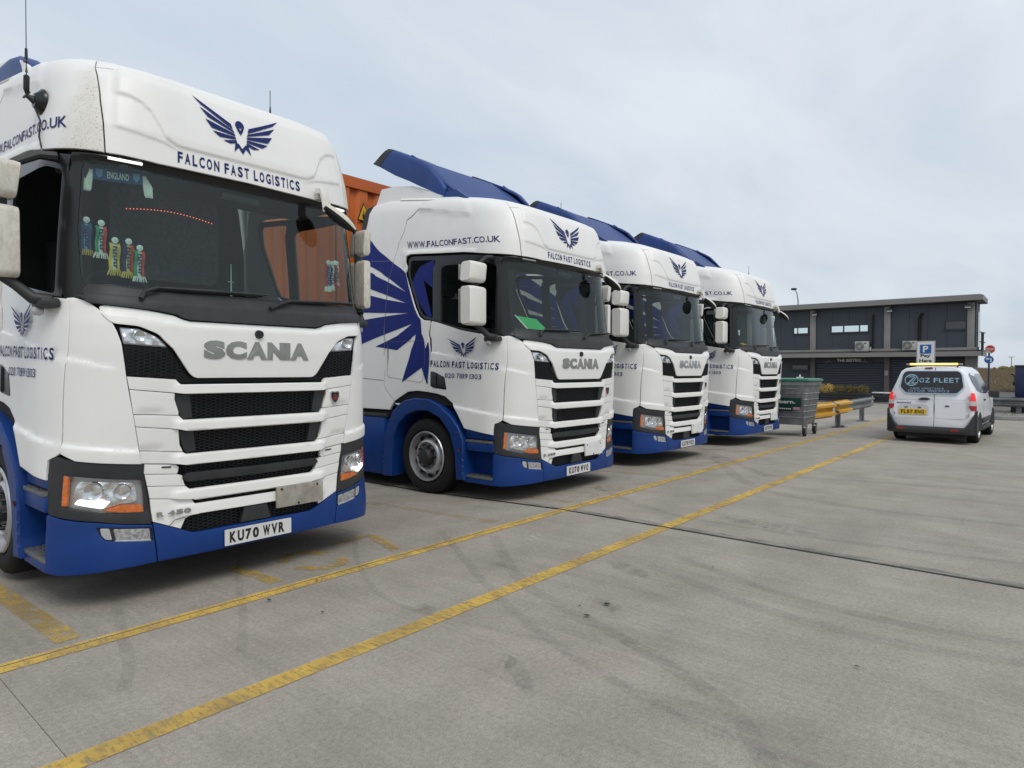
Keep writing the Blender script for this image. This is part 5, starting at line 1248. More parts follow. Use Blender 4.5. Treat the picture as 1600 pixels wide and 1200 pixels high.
MB().loft([[(x, .05*math.cos(t), .035*math.sin(t)*(1+.5*math.sin(x*31))+.03) for t in [2*math.pi*i/10 for i in range(10)]] for x in [-.2+.04*k for k in range(11)]]).build('vest', mat('hi_vis_yellow', (.65, .42, .02), .7, var=.4, scale=20), hv)
for i in (1, 2, 3):
    wb = empty('wall_panel', W1((-.25, -1.9, 2.45), i), TR[i][3], ['', 'pale grab panel inside the second lorry\'s cab', 'pale grab panel inside the third lorry\'s cab', 'pale grab panel inside the farthest lorry\'s cab'][i], 'panel', 'pale panels inside the cabs')
    MB().prism([(-.16, -.20), (.0, -.28), (.10, -.05), (.02, .20), (-.12, .20), (-.2, .05)], -.02, 0, 'y').build('board', mat('cab_pale_board', (.50, .58, .54), .7) if 'cab_pale_board' not in MATS else MATS['cab_pale_board'], wb, smooth=False)

# ------------------------------------------------------------------ container and trailer behind the second lorry
ORG = mat('container_orange', (.60, .145, .022), .5, var=.08, scale=1.5, dirt=(.12, .07, .05), damt=.3, dscale=2)
ORGD = mat('container_orange_frame', (.50, .11, .018), .5, var=.1, scale=2)
ct = empty('shipping_container', W1((0, -3.25, 1.32), 1), TR[1][3], 'orange corrugated shipping container behind the second lorry', 'container')
H = 3.06; Wc = 1.235; Lc = 11.8
def corr(n, L, dep):
    P = []; x = -L/2; p = L/n
    for k in range(n): P += [(x+p*k, 0), (x+p*(k+.22), 0), (x+p*(k+.36), dep), (x+p*(k+.64), dep), (x+p*(k+.78), 0)]
    return P+[(L/2, 0)]
f = MB(); pr = corr(7, Wc*2-.2, -.05); f.loft([[(a, -.02+b, z) for a, b in pr] for z in (.16, H-.16)], closed=False, caps=False); f.build('front_wall', ORG, ct, smooth=False)
for sg in (-1, 1):
    f = MB(); pr = corr(36, Lc-.3, -.04); f.loft([[((Wc-.02+b)*sg, -Lc/2+a, z) for a, b in pr] for z in (.14, H-.12)], closed=False, caps=False); f.build('side_wall', ORG, ct, smooth=False)
f = MB()
for x in (-Wc, Wc-.1):
    for y in (-.10, -Lc): f.box(x, x+.1, y, y+.1, 0, H)
f.box(-Wc+.1, Wc-.1, -.1, .003, H-.16, H); f.box(-Wc+.1, Wc-.1, -.1, .003, 0, .16)
for x in (-Wc, Wc-.07): f.box(x, x+.07, -Lc+.1, -.10, H-.12, H); f.box(x, x+.07, -Lc+.1, -.10, 0, .14)
f.build('frame', ORGD, ct, smooth=False)
MB().box(-Wc+.07, Wc-.07, -Lc+.1, -.1, H-.06, H-.02).build('roof', ORG, ct); MB().box(-Wc+.1, Wc-.1, -Lc+.02, -Lc+.06, .14, H-.12).build('rear_door', ORG, ct)
wl = MB().prism([(-.945, 2.44), (-.69, 2.44), (-.83, 2.72)], .004, .008, 'y').build('warning_label', INK, ct, smooth=False)
MB().prism([(-.922, 2.455), (-.714, 2.455), (-.83, 2.685)], .010, .012, 'y').build('label_face', PLATEY, wl, smooth=False)
MB().prism([(-.85, 2.47), (-.82, 2.47), (-.80, 2.52), (-.83, 2.53), (-.815, 2.55), (-.845, 2.60), (-.835, 2.54), (-.86, 2.535)], .0135, .0150, 'y').build('flash_symbol', INK, wl, smooth=False)
tl = empty('container_trailer', W1((0, -3.3, 0), 1), TR[1][3], 'dark skeletal trailer under the orange container', 'trailer')
MB().box(-.5, -.38, -11.7, 0, 1.05, 1.30).box(.38, .5, -11.7, 0, 1.05, 1.30).box(-1.2, 1.2, -.3, 0, 1.2, 1.30).box(-1.2, 1.2, -11.7, -11.4, 1.2, 1.30).build('frame', DEEP, tl)
for k in range(3):
    for sx in (-1, 1): wheel(tl, 1.22*sx, -8.2-1.3*k, .40, .49, rear=True)

# ------------------------------------------------------------------ wheeled bin
GALV = mat('galvanised_steel', (.20, .21, .215), .5, metal=.45, var=.3, scale=5, dirt=(.10, .10, .10), damt=.5, dscale=4)
LIDG = mat('bin_lid_green', (.012, .13, .075), .4, var=.15, scale=6)
SIGNG = mat('sign_green', (.004, .045, .035), .4)
bn_ = empty('wheeled_bin', (16.2, -5.03, gz(16, -4.9)), 0, 'large grey galvanised wheeled bin with green lid beside the farthest lorry', 'bin')
X0, X1, Y0, Y1 = -.55, .55, -.68, .36
b = MB()
def brr(k, z): return [(x*1.0, y, z) for x, y in rrect(-.50*k, .50*k, -.66*k-.0, .66*k, .05, 3)]
b.loft([brr(.90, .27), brr(.93, .45), brr(1.06, 1.18), brr(1.10, 1.19), brr(1.10, 1.27)]); b.build('body', GALV, bn_, ang=25)
rb = MB()
for z in (.42, .56, .70, .84, .98): 
    k = .90+.16*(z-.27)/.91+.004; rb.loft([brr(k, z), brr(k+.018, z+.02), brr(k, z+.04)], caps=False)
for y in (-.60, .56): rb.hexa([(-.455, y, .28), (-.44, y, .28), (-.44, y+.04, .28), (-.455, y+.04, .28), (-.55, y, 1.18), (-.53, y, 1.18), (-.53, y+.04, 1.18), (-.55, y+.04, 1.18)])
rb.build('pressed_rib', GALV, bn_)
MB().loft([brr(1.13, 1.275), brr(1.15, 1.30), brr(1.13, 1.335), brr(1.0, 1.35)]).build('lid', LIDG, bn_)
MB().box(-.575, -.555, -.5, .5, 1.10, 1.13, .004).build('lifting_bar', GALV, bn_)
sg_ = MB().hexa([(-.515, -.16, .70), (-.522, -.16, .70), (-.522, .55, .70), (-.515, .55, .70), (-.538, -.16, .90), (-.545, -.16, .90), (-.545, .55, .90), (-.538, .55, .90)]).build('name_board', SIGNG, bn_, smooth=False)
flat_text('board_lettering', 'bern.', .085, .36, (-.5425, .25, .81), (0, 1, 0), (-.11, 0, 1), PLATEW, sg_, bold=.03)['kind'] = 'stuff'
s2 = MB().hexa([(-.503, -.16, .60), (-.512, -.16, .60), (-.512, .36, .60), (-.503, .36, .60), (-.514, -.16, .69), (-.523, -.16, .69), (-.523, .36, .69), (-.514, .36, .69)]).build('phone_board', SIGNG, bn_, smooth=False)
dd = MB()
for k in range(11): dd.box(-.5245, -.519, -.13+.043*k, -.105+.043*k, .63, .66)
dd.build('phone_digits', PLATEW, s2, smooth=False)
MB().box(-.526, -.515, .38, .52, .63, .685).build('red_sticker', mat('sticker_pink', (.45, .22, .25), .6), bn_)
for x in (-.40, .40):
    for y in (-.60, .60):
        c = empty_part('castor', bn_)
        MB().lathe([(-.025, .001), (-.025, .085), (-.02, .10), (.02, .10), (.025, .085), (.025, .001)], (x, y, .10), 'y', 24).build('tyre', RUBBER, c)
        MB().box(x-.05, x+.05, y-.045, y-.032, .08, .27).box(x-.05, x+.05, y+.032, y+.045, .08, .27).box(x-.06, x+.06, y-.05, y+.05, .24, .28).tube([(x, y-.05, .1), (x, y+.05, .1)], .02, 8).build('fork', GALV, c)
# ------------------------------------------------------------------ guard rails
YELP = mat('barrier_yellow', (.62, .34, .02), .45, var=.12, scale=4, dirt=(.2, .13, .06), damt=.4)
def beam(p0, p1, zc, h=.31, dep=.085, m_=GALV, name='beam', par=None, n=2, side=1):
    """W profile barrier beam between two plan points"""
    P = [(-.5, 0), (-.42, 0), (-.34, 1), (-.20, 1), (-.08, .12), (.08, .12), (.20, 1), (.34, 1), (.42, 0), (.5, 0)]
    d = Vector((p1[0]-p0[0], p1[1]-p0[1], 0)).normalized(); nn = Vector((-d.y, d.x, 0))*side
    secs = []
    for q in (p0, p1):
        a = [(q[0]+nn.x*o*dep, q[1]+nn.y*o*dep, zc+z*h) for z, o in P]; b = [(q[0]+nn.x*(o*dep-.006), q[1]+nn.y*(o*dep-.006), zc+z*h) for z, o in reversed(P)]
        secs.append(a+b)
    return MB().loft(secs).build(name, m_, par, smooth=False)
grl = empty('guard_rail', (0, 0, 0), 0, 'short grey crash barrier with yellow end section next to the wheeled bin', 'barrier')
g0 = gz(0, -4.4)
beam((19.3, -4.38), (22.55, -4.38), .54, par=grl)
ye = beam((15.9, -4.62), (18.15, -4.42), .50, h=.40, m_=YELP, name='end_beam', par=grl, dep=.12)
beam((18.1, -4.36), (19.5, -4.35), .54, h=.36, m_=YELP, name='lapped_beam', par=grl, dep=.13)
bo = MB()
for u in (18.3, 19.2, 22.3):
    for z in (.42, .66): bo.lathe([(0, .001), (.02, .018), (.03, .001)], (u, -4.27, z), 'y', 8)
bo.build('bolt', CHROME, grl)
for u in (18.9, 21.7):
    p = MB(); p.box(u-.04, u+.04, -4.52, -4.40, g0, .60).box(u-.15, u+.15, -4.58, -4.26, g0, g0+.02)
    p.prism([(u-.04, g0+.02), (u-.30, g0+.02), (u-.04, .28)], -4.46, -4.45, 'y') if False else p.hexa([(u-.04, -4.47, g0+.02), (u-.30, -4.47, g0+.02), (u-.30, -4.46, g0+.02), (u-.04, -4.46, g0+.02), (u-.04, -4.47, .27), (u-.06, -4.47, .27), (u-.06, -4.46, .27), (u-.04, -4.46, .27)])
    p.build('post', GALV, grl)
rs = MB(); rg = random.Random(3)
for k in range(14): a, r = rg.uniform(0, 6.28), rg.uniform(.05, .22); rs.lathe([(0, .03), (.035, .02), (.04, .001)], (18.9+r*math.cos(a), -4.40+r*.6*math.sin(a), g0+.01), 'z', 6)
rs.build('base_rubble', BLACKP, grl)
gr2 = empty('guard_rail', (0, 0, 0), 0, 'long grey crash barrier across the road to the right of the van', 'barrier')
beam((27.3, -3.2), (26.2, 3.5), .47, h=.31, par=gr2, side=1)
for k in range(3):
    t = (.34, .80, 1.0)[k]; u = 27.3-1.1*t+.08; v = -3.2+6.7*t; MB().box(u-.05, u+.07, v-.07, v+.07, -.05, .55).build('post', GALV, gr2)
# kerbed verge under the far barrier
VERGE = ground_mat('verge_gravel', (.13, .12, .10), (.17, .16, .14), (.12, .11, .09))
KERB = mat('kerb_stone', (.26, .25, .235), .85, var=.25, scale=4)
MB().box(24.95, 31.5, -3.3, 12, -.05, .10).build('verge', VERGE, smooth=False); props(bpy.data.objects['verge'], kind='structure')
kb = props(empty('kerb', (0, 0, 0)), kind='structure')
me = None
for k in range(16):
    o = MB().box(24.80, 24.945, -3.3+.92*k, -3.3+.92*k+.905, -.06, .125, .015).build('kerb_stone', KERB, kb)
gvl = MB(); rg = random.Random(5)
for k in range(900):
    u, v = rg.uniform(25.1, 26.6), rg.uniform(-3.1, 2); r = rg.uniform(.012, .04); gvl.add([(u+r, v, .1), (u, v+r, .1), (u-r, v, .1), (u, v-r, .1), (u, v, .1+r)], [(0, 1, 4), (1, 2, 4), (2, 3, 4), (3, 0, 4)])
props(gvl.build('gravel', KERB, smooth=False), kind='stuff', label='loose stones on the kerbed verge by the far barrier')
# ------------------------------------------------------------------ breakdown van
VW = mat('van_white', (.82, .84, .87), .28, var=.02, coat=.5, dirt=(.3, .3, .3), damt=.08)
VBK = mat('van_black_plastic', (.030, .031, .033), .6, var=.1)
VGL = mat('van_dark_glass', (.018, .016, .018), .08, var=.3, scale=3)
CYAN = mat('vinyl_pale_blue', (.30, .50, .64), .5)
CYAN2 = mat('vinyl_dull_blue', (.22, .33, .44), .5)
van = empty('breakdown_van', (16.0, -2.0, 0), R_(1.8), 'small white breakdown van seen from behind, amber light bar lit on its roof', 'van')
HW = [(.20, .70), (.30, .755), (.55, .775), (.80, .77), (.95, .755), (1.05, .735), (1.25, .66), (1.42, .60), (1.50, .56), (1.56, .47), (1.585, .30), (1.595, 0.0)]
def hw(z): return float(np.interp(z, [h[0] for h in HW], [h[1] for h in HW]))
def shear(z): return .16*max(0, z-.95)
def ring(a, zt, k, zlow=.28):
    P = []
    prof = [(.0, zlow)]+[(w*.97, zlow+.0) if z <= .2 else (w, z) for z, w in HW if z > .25]
    prof = [(.0, zlow), (.70, zlow), (.755, max(zlow, .36)), (.775, .55), (.772, .80), (.757, .95), (.735, 1.05), (.70, 1.15), (.66, 1.25), (.60, 1.42), (.565, 1.50), (.48, 1.56), (.30, 1.588), (0, 1.597)]
    out = []
    for b, z in prof:
        if z > .95: z2 = .95+(z-.95)*(zt-.95)/.647 if zt > .95 else min(z, zt)
        else: z2 = min(z, zt)
        out.append((b*k, z2, z))
    R = [(a+(shear(z) if a < .5 else shear(z)*max(0, 1-(a-.5)/.5)), b, z2) for b, z2, z in out]
    L = [(x, -b, z) for x, b, z in reversed(R)][1:-1]
    return R+L
body = MB()
body.loft([ring(.0, 1.590, .95), ring(.02, 1.597, .985), ring(.08, 1.60, 1.0), ring(.5, 1.61, 1.0), ring(1.2, 1.62, 1.0), ring(1.9, 1.62, 1.0), ring(2.3, 1.56, 1.0), ring(2.7, 1.28, 1.0), ring(3.0, 1.06, .99), ring(3.4, 1.0, .96), ring(3.62, .93, .90), ring(3.72, .70, .82)])
body.build('body', VW, van, ang=50)
def rear(b, z, off=.0): return (shear(z)*1.0-off, b, z)
def rp_(name, poly, off, dep, m, par, lab=None):
    F = MB(); n = len(poly); V = [rear(b, z, off) for b, z in poly]+[rear(b, z, off-dep) for b, z in poly]
    F.add(V, [tuple(range(n)), tuple(reversed(range(n, 2*n)))]+[(i, (i+1) % n, (i+1) % n+n, i+n) for i in range(n)])
    return F.build(name, m, par, smooth=False, label=lab)
sm_ = lambda h: h+[(-b, z) for b, z in reversed(h)]
wpoly = rnd(sm_([(0, 1.505), (.46, 1.495), (.515, 1.44), (.56, 1.17), (.455, 1.045), (0, 1.038)]), .04)
rp_('rear_window_trim', rnd(sm_([(0, 1.52), (.475, 1.51), (.535, 1.445), (.585, 1.165), (.47, 1.025), (0, 1.02)]), .04), .006, .03, MATS.get('van_trim') or mat('van_trim', (.45, .55, .66), .35), van)
rw = rp_('rear_window', wpoly, .010, .02, VGL, van)
# print on the rear window
def rtext(s_, h_, w_, b0, z0, m, bold=0, off=.013, par=rw, name='window_lettering'):
    V, F = words2d(s_, h_, w_, bold, gap=.2, sp=.6)
    for v_, f_ in by_word(V, F): bold_obj(name, v_, f_, lambda P, l: [rear(b0+p[0], z0+p[1], off) for p in P], m, par)
rtext('OZ FLEET', .095, .70, -.215, 1.262, CYAN, .008)
rtext('24HR ASSISTANCE', .036, .60, -.375, 1.118, CYAN2, .01)
rtext('01708 918903', .050, .74, -.42, 1.058, CYAN2, -.004)
o_ = MB(); V = []
def ringp(b, z, r, w_, n=28):
    P = [];
    for i in range(n):
        t0, t1 = 2*math.pi*i/n, 2*math.pi*(i+1)/n
        P.append([rear(b+r*math.cos(t0), z+r*math.sin(t0), .013), rear(b+r*math.cos(t1), z+r*math.sin(t1), .013), rear(b+(r-w_)*math.cos(t1), z+(r-w_)*math.sin(t1), .013), rear(b+(r-w_)*math.cos(t0), z+(r-w_)*math.sin(t0), .013)])
    return P
for q in ringp(-.36, 1.31, .125, .013): o_.add(q, [(0, 1, 2, 3)])
for p, q in (((-.45, 1.375), (-.30, 1.375)), ((-.30, 1.375), (-.42, 1.225)), ((-.44, 1.40), (-.265, 1.40)), ((-.335, 1.345), (-.445, 1.215)), ((-.42, 1.225), (-.27, 1.225)), ((-.355, 1.25), (-.255, 1.25)), ((-.265, 1.375), (-.355, 1.25))):
    o_.add([rear(b, z, .013) for b, z in stroke(p, q, .012)], [(0, 1, 2, 3)])
o_.build('roundel', CYAN, rw, smooth=False)
rp_('door_seam', [(.058, 1.02), (.066, 1.02), (.066, .34), (.058, .34)], .0045, .004, INK, van)
rp_('door_seam', [(.058, 1.575), (.066, 1.575), (.066, 1.50), (.058, 1.50)], .0045, .004, INK, van)
for p, q in (((-.67, .90), (.60, .91)), ):
    rp_('door_crease_shade', stroke(p, q, .008), .003, .003, mat('van_shade_white', (.5, .52, .55), .4), van)  # greyer strip paints the shade along the door crease
dp = rp_('door_panel', rnd([(-.67, .52), (.05, .52), (.05, .88), (-.67, .88)], .05), .004, .004, VW, van)
rp_('door_panel', rnd([(.075, .52), (.60, .52), (.60, .88), (.075, .88)], .05), .004, .004, VW, van)
rp_('plate_recess', rnd([(-.60, .56), (-.03, .56), (-.03, .765), (-.08, .80), (-.55, .80), (-.60, .765)], .03), .006, .005, mat('van_recess', (.60, .62, .66), .4), van)
np_ = rp_('number_plate', rrect(-.575, -.075, .588, .698, .01), .016, .012, PLATEY, van)
V_, F_ = words2d('FL57 ENG', .076, .42, .035, gap=.2, sp=.45); bold_obj('plate_lettering', V_, F_, lambda P, l: [rear(-.535+p[0], .605+p[1], .018) for p in P], INK, np_)
for b in (-.44, -.20): rp_('plate_lamp', rrect(b-.03, b+.03, .725, .745, .005), .016, .012, VBK, van)
hd = rp_('door_handle', rnd([(-.24, .91), (-.16, .945), (-.05, .945), (.0, .915), (-.06, .89), (-.18, .89)], .02), .035, .03, VBK, van)
ov = [(.29+.047*math.cos(t), .778+.019*math.sin(t)) for t in [2*math.pi*i/20 for i in range(20)]]
bd_ = rp_('maker_badge', ov, .012, .01, CHROME, van)
rp_('badge_field', [(.29+(b-.29)*.86, .778+(z-.778)*.8) for b, z in ov], .0135, .01, mat('badge_blue', (.01, .03, .12), .3), bd_)
bl_ = MB()
for k in range(9): b = -.62+.031*k; bl_.add([rear(x, z, .0065) for x, z in rrect(b, b+.022, .812, .838, .003, 1)], [tuple(range(8))])
bl_.build('small_lettering', VINYL, van, smooth=False)
for sg in (-1, 1):
    for z in (.60, .96): rp_('hinge', rrect(.655*sg-.012, .655*sg+.012, z-.03, z+.03, .004), .018, .02, mat('hinge_grey', (.35, .36, .38), .4) if 'hinge_grey' not in MATS else MATS['hinge_grey'], van)
    # tail lamps wrap round the corner
    def tl(z0, z1, m, nm, w0=.0):
        V = []; Z = [z0+(z1-z0)*i/4 for i in range(5)]
        F = MB(); secs = []
        for z in Z:
            inn = np.interp(z, [.70, .76, .90, 1.05], [.70, .665, .665, .73])
            h_ = hw(z)
            secs.append([(-.012, inn*sg, z), (-.018, (h_*.95-.01)*sg, z), (.01, (h_+.008)*sg, z), (.09, (h_+.012)*sg, z), (.11, (h_-.02)*sg, z), (.02, inn*sg, z)])
        return F.loft(secs).build(nm, m, lamp)
    lamp = empty_part('tail_lamp', van)
    tl(.70, .795, mat('tail_red', (.42, .008, .02), .25, coat=.5) if 'tail_red' not in MATS else MATS['tail_red'], 'lower_lens'); tl(.798, .892, MATS.get('tail_clear') or mat('tail_clear', (.55, .52, .52), .2, coat=.5, var=.2, scale=40), 'reverse_lens'); tl(.895, 1.055, REDLIT, 'brake_lens')
# bumper with corner pieces rising to the lamps
bb = MB()
def bring(a, k, zt): return None
secs = []
for b in [-.79+1.58*i/24 for i in range(25)]:
    e = abs(b)/.79; zt = .345+.35*max(0, (e-.80)/.2)**.8; a0 = -.075+.10*max(0, (e-.82)/.18)**2
    secs.append([(a0+.02, b, .20), (a0, b, .235), (a0, b, zt-.03), (a0+.02, b, zt), (.18, b, zt), (.18, b, .20)])
bb.loft(secs)
for sg in (-1, 1):
    bb.hexa([(.0, .77*sg, .22), (.0, .80*sg, .22), (.30, .80*sg, .24), (.30, .77*sg, .24), (.0, .77*sg, .70), (.0, .80*sg, .70), (.30, .80*sg, .46), (.30, .77*sg, .46)])
bb.build('bumper', VBK, van)
for b in (-.53, .43): MB().box(-.082, -.07, b-.07, b+.07, .275, .30).build('reflector', REDL, van)
MB().box(0, .5, -.6, .6, .12, .28).build('underbody', DEEP, van); MB().box(.5, 3.5, -.60, .60, .14, .32).build('underbody', DEEP, van)
rp_('high_brake_lamp', rnd([(-.13, 1.545), (-.12, 1.573), (0, 1.58), (.02, 1.545)], .01), .014, .02, MATS.get('dull_red') or mat('dull_red', (.12, .02, .015), .4), van)
# side glass and door lines
def sp(a, z, sg, off): return (a, (hw(z)+off)*sg, z)
def side_poly(nm, poly, sg, off, m, dep=.02):
    A, T, _ = tri2d(poly, [], .12, 0); V = [sp(a, z, sg, off) for a, z in A]; return link_mesh(nm, V, [tuple(int(i) for i in t) for t in T], m, van, smooth=False)
for sg in (-1, 1):
    side_poly('side_window', rnd([(.36, 1.44), (.75, 1.47), (1.16, 1.47), (1.22, 1.38), (1.24, 1.03), (.95, 1.05), (.60, 1.10), (.42, 1.25)], .06), sg, .008, MATS.get('van_print_glass') or mat('van_print_glass', (.035, .042, .05), .3, var=.9, scale=18, dirt=(.3, .35, .4), damt=.5, dscale=22, spec=.2), 0)
    side_poly('door_window', rnd([(1.30, 1.47), (1.9, 1.47), (2.15, 1.38), (2.48, 1.06), (1.9, 1.01), (1.31, 1.03)], .04), sg, .009, VGL, 0)
    for a in (1.27, 2.45): side_poly('door_seam', [(a-.006, .42), (a+.006, .42), (a+.006, 1.02), (a-.006, 1.02)], sg, .003, INK, 0)
    side_poly('side_swage_shade', stroke((.15, .93), (3.3, .93), .008), sg, .003, MATS['van_shade_white'], 0)  # swage shade painted as a flat line in the crease grey
    for a0, a1, z0, z1 in ((1.0, 2.35, .40, .50), ): 
        x0, x1 = sorted((.775*sg, .805*sg)); MB().box(a0, a1, x0, x1, z0, z1, .01).build('rubbing_strip', VBK, van)
    x0, x1 = sorted((.74*sg, .79*sg)); MB().box(1.0, 2.55, x0, x1, .24, .33, .01).build('sill', VBK, van)
    x0, x1 = sorted((.76*sg, .79*sg)); MB().box(1.36, 1.52, x0, x1, .86, .90, .01).build('handle', VBK, van)
    m_ = MB()
    m_.loft([[(2.40+y*.10+.10*t*0, (.74+.20*t)*sg, .985+z*.085*(1 if t > .25 else .5)) for y, z in rrect(-.7, .7, -1, 1, .5)] for t in (0, .3, .5, .95, 1.02)])
    m_.build('door_mirror', VBK, van)
    MB().box(2.322, 2.33, min(.80*sg, .92*sg), max(.80*sg, .92*sg), .945, 1.03).build('mirror_glass', VGL, van)
    for a in (.66, 3.02):
        w = empty_part('wheel', van); xo = .765*sg
        MB().lathe([(.0, .20), (.01*-sg*-1, .24), (.0, .27), (-.02*sg, .295), (-.18*sg, .295), (-.20*sg, .27), (-.20*sg, .18)], (a, xo, .295), 'y', 32).build('tyre', RUBBER, w)
        MB().lathe([(-.01*sg, .205), (.0, .19), (-.03*sg, .17), (-.02*sg, .05), (-.005*sg, .04), (-.005*sg, .001)], (a, xo, .295), 'y', 24).build('wheel_trim', STEEL, w)
        h = MB(); P = [(.345*math.cos(t), .345*math.sin(t)) for t in [math.pi*i/14 for i in range(15)]]+[(-.345, -.05), (.345, -.05)]
        h.prism([(a+p, .30+q) for p, q in P], .70*sg, .7795*sg, 'y'); h.build('wheel_arch', DEEP, van, smooth=False)
wsc = MB(); wsc.add([(2.30, -.50, 1.50), (2.30, .50, 1.50), (2.93, .66, 1.10), (2.93, -.66, 1.10)], [(0, 1, 2, 3)]); wsc.build('windscreen', VGL, van, smooth=False)
lb = MB().box(.22, .42, -.50, .50, 1.605, 1.625, .006); lbo = lb.build('light_bar', VBK, van)
MB().box(.225, .415, -.43, .42, 1.626, 1.668, .01).build('lit_amber_lens', mat('lit_amber', (.9, .5, .08), .3, emit=(1, .52, .08), estr=1.6), lbo)
MB().box(.224, .2245, -.40, .39, 1.636, 1.660).build('lamp_core', mat('lit_core', (1, .9, .5), .3, emit=(1, .72, .22), estr=1.4), lbo)
for s_ in (-1, 1): MB().box(.23, .41, min(.43*s_, .50*s_), max(.43*s_, .50*s_), 1.626, 1.66, .012).build('end_cap', MATS.get('cap_clear') or mat('cap_clear', (.35, .30, .22), .3), lbo)
for s_ in (-1, 1): MB().tube([(.3, .42*s_, 1.58), (.3, .42*s_, 1.61)], .015, 6).build('bar_foot', VBK, lbo)
MB().box(1.5, 1.95, -.45, -.12, .75, 1.25, .05).box(1.5, 1.95, .12, .45, .75, 1.25, .05).build('seat', SEATM, van)

# ------------------------------------------------------------------ two storey cafe building
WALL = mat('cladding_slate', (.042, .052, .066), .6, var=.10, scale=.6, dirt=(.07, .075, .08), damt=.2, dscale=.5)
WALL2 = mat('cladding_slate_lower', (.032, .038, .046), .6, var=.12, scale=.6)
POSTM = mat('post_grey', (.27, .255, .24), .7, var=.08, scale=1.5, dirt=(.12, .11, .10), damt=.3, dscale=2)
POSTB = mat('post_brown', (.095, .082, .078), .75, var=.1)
FASC = mat('fascia_taupe', (.215, .20, .19), .6, var=.06, scale=1)
ROOFM = mat('roof_sheet', (.36, .38, .40), .45, metal=.3, var=.08)
SHUT = mat('shutter_slate', (.045, .054, .068), .5, metal=.2, var=.08, scale=2)
WPANE = mat('bright_pane', (.86, .96, .94), .10, metal=.95)
DPANE = mat('dark_pane', (.03, .035, .04), .08, spec=.8)
bl = empty('cafe_building', (48, 0, -.08), 0, 'two storey slate grey cafe building with taupe roof edge and roller shutters', 'building')
VL, VR = -30.0, -3.72; D2 = 2.3
def seamwall(name, z0, z1, m, u, v0, v1, pw):
    n = max(1, round((v1-v0)/pw)); p = (v1-v0)/n
    for k in range(n): MB().box(u, u+.08, v0+p*k+.006, v0+p*(k+1)-.006, z0, z1).build(name, m, bl, smooth=False)
MB().box(.09, D2, VL, VR-.02, 2.75, 5.80).build('upper_storey', WALL, bl, smooth=False)
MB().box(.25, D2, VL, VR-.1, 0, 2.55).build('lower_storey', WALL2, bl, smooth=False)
P3 = [-21.8, -17.35, -12.965, -8.44, -4.0]
for a, b in zip(P3, P3[1:]): seamwall('cladding_panel', 2.99, 5.70, WALL, 0.0, a+.19, b-.19, 1.1)
seamwall('cladding_panel', 2.99, 5.70, WALL, 0.0, VL, P3[0]-.19, 1.1)
for v in P3:
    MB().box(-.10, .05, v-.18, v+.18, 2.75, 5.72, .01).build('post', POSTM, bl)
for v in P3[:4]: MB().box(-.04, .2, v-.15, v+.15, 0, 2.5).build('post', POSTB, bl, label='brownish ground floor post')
MB().box(-.06, .6, -4.27, -3.66, 0, 2.5).build('stone_pier', mat('stone_grey', (.19, .18, .17), .85, var=.15, scale=2), bl)
MB().box(-.13, .05, VL, VR, 2.86, 3.0).build('ledge', POSTM, bl, smooth=False)
MB().box(-.12, -.005, VL, VR, 2.76, 2.85).build('ledge_shadow_strip', POSTB, bl, smooth=False)  # dark strip drawn in as the shade under the ledge
MB().box(-.75, -.02, VL, -3.36, 2.66, 2.75).build('canopy', POSTB, bl, smooth=False)
MB().box(-.80, -.745, VL, -3.34, 2.46, 2.74).box(-.80, D2*.9, -3.39, -3.34, 2.46, 2.74).build('canopy_fascia', FASC, bl, smooth=False)
for v in np.arange(-28, -3.5, 1.5): MB().box(-.70, -.10, v-.03, v+.03, 2.55, 2.655).build('canopy_bracket', POSTB, bl, smooth=False)
rf = MB(); rf.hexa([(-.62, VL, 5.80), (-.62, -3.42, 5.80), (D2+.5, -3.42, 5.80), (D2+.5, VL, 5.80), (-.62, VL, 6.07), (-.62, -3.42, 6.07), (D2+.5, -3.42, 6.10), (D2+.5, VL, 6.10)]); rf.build('roof_soffit', FASC, bl, smooth=False)
MB().box(-.66, -.625, VL, -3.41, 5.80, 6.10).box(-.66, D2+.5, -3.415, -3.38, 5.80, 6.10).build('fascia', FASC, bl, smooth=False)
for k in range(18):
    v0, v1 = VL+1.5*k+.01, min(VL+1.5*(k+1)-.01, -3.5)
    f0 = min(1, max(0, (-3.4-v0)/3)); f1 = min(1, max(0, (-3.4-v1)/3))
    if v1 > v0: MB().hexa([(-.60, v0, 6.11), (-.60, v1, 6.11), (2.6, v1, 6.11+.22*f1), (2.6, v0, 6.11+.22*f0), (-.60, v0, 6.15), (-.60, v1, 6.15), (2.6, v1, 6.16+.26*f1), (2.6, v0, 6.16+.26*f0)]).build('roof_sheet', ROOFM, bl, smooth=False)
def window(v0, v1, z0, z1, panes, bright):
    fr_ = MB(); fr_.box(-.03, .02, v0, v1, z0, z0+.05).box(-.03, .02, v0, v1, z1-.05, z1).box(-.03, .02, v0, v0+.06, z0+.05, z1-.05).box(-.03, .02, v1-.06, v1, z0+.05, z1-.05)
    for a, b in zip(panes, panes[1:]): fr_.box(-.03, .02, a[1], b[0], z0+.05, z1-.05)
    o = fr_.build('window', BLACKP, bl, smooth=False)
    for a, b in panes: MB().box(-.018, -.008, a, b, z0+.05, z1-.05).build('pane', WPANE if bright else DPANE, o, smooth=False)
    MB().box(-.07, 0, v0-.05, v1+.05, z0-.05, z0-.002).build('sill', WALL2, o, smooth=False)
window(-14.32, -13.25, 4.13, 4.60, [(-14.22, -14.02), (-13.95, -13.33)], True)
window(-11.84, -9.52, 4.13, 4.63, [(-11.77, -11.08), (-10.99, -10.11), (-10.03, -9.58)], True)
window(-5.33, -4.2, 4.10, 4.64, [(-5.26, -4.26)], False)
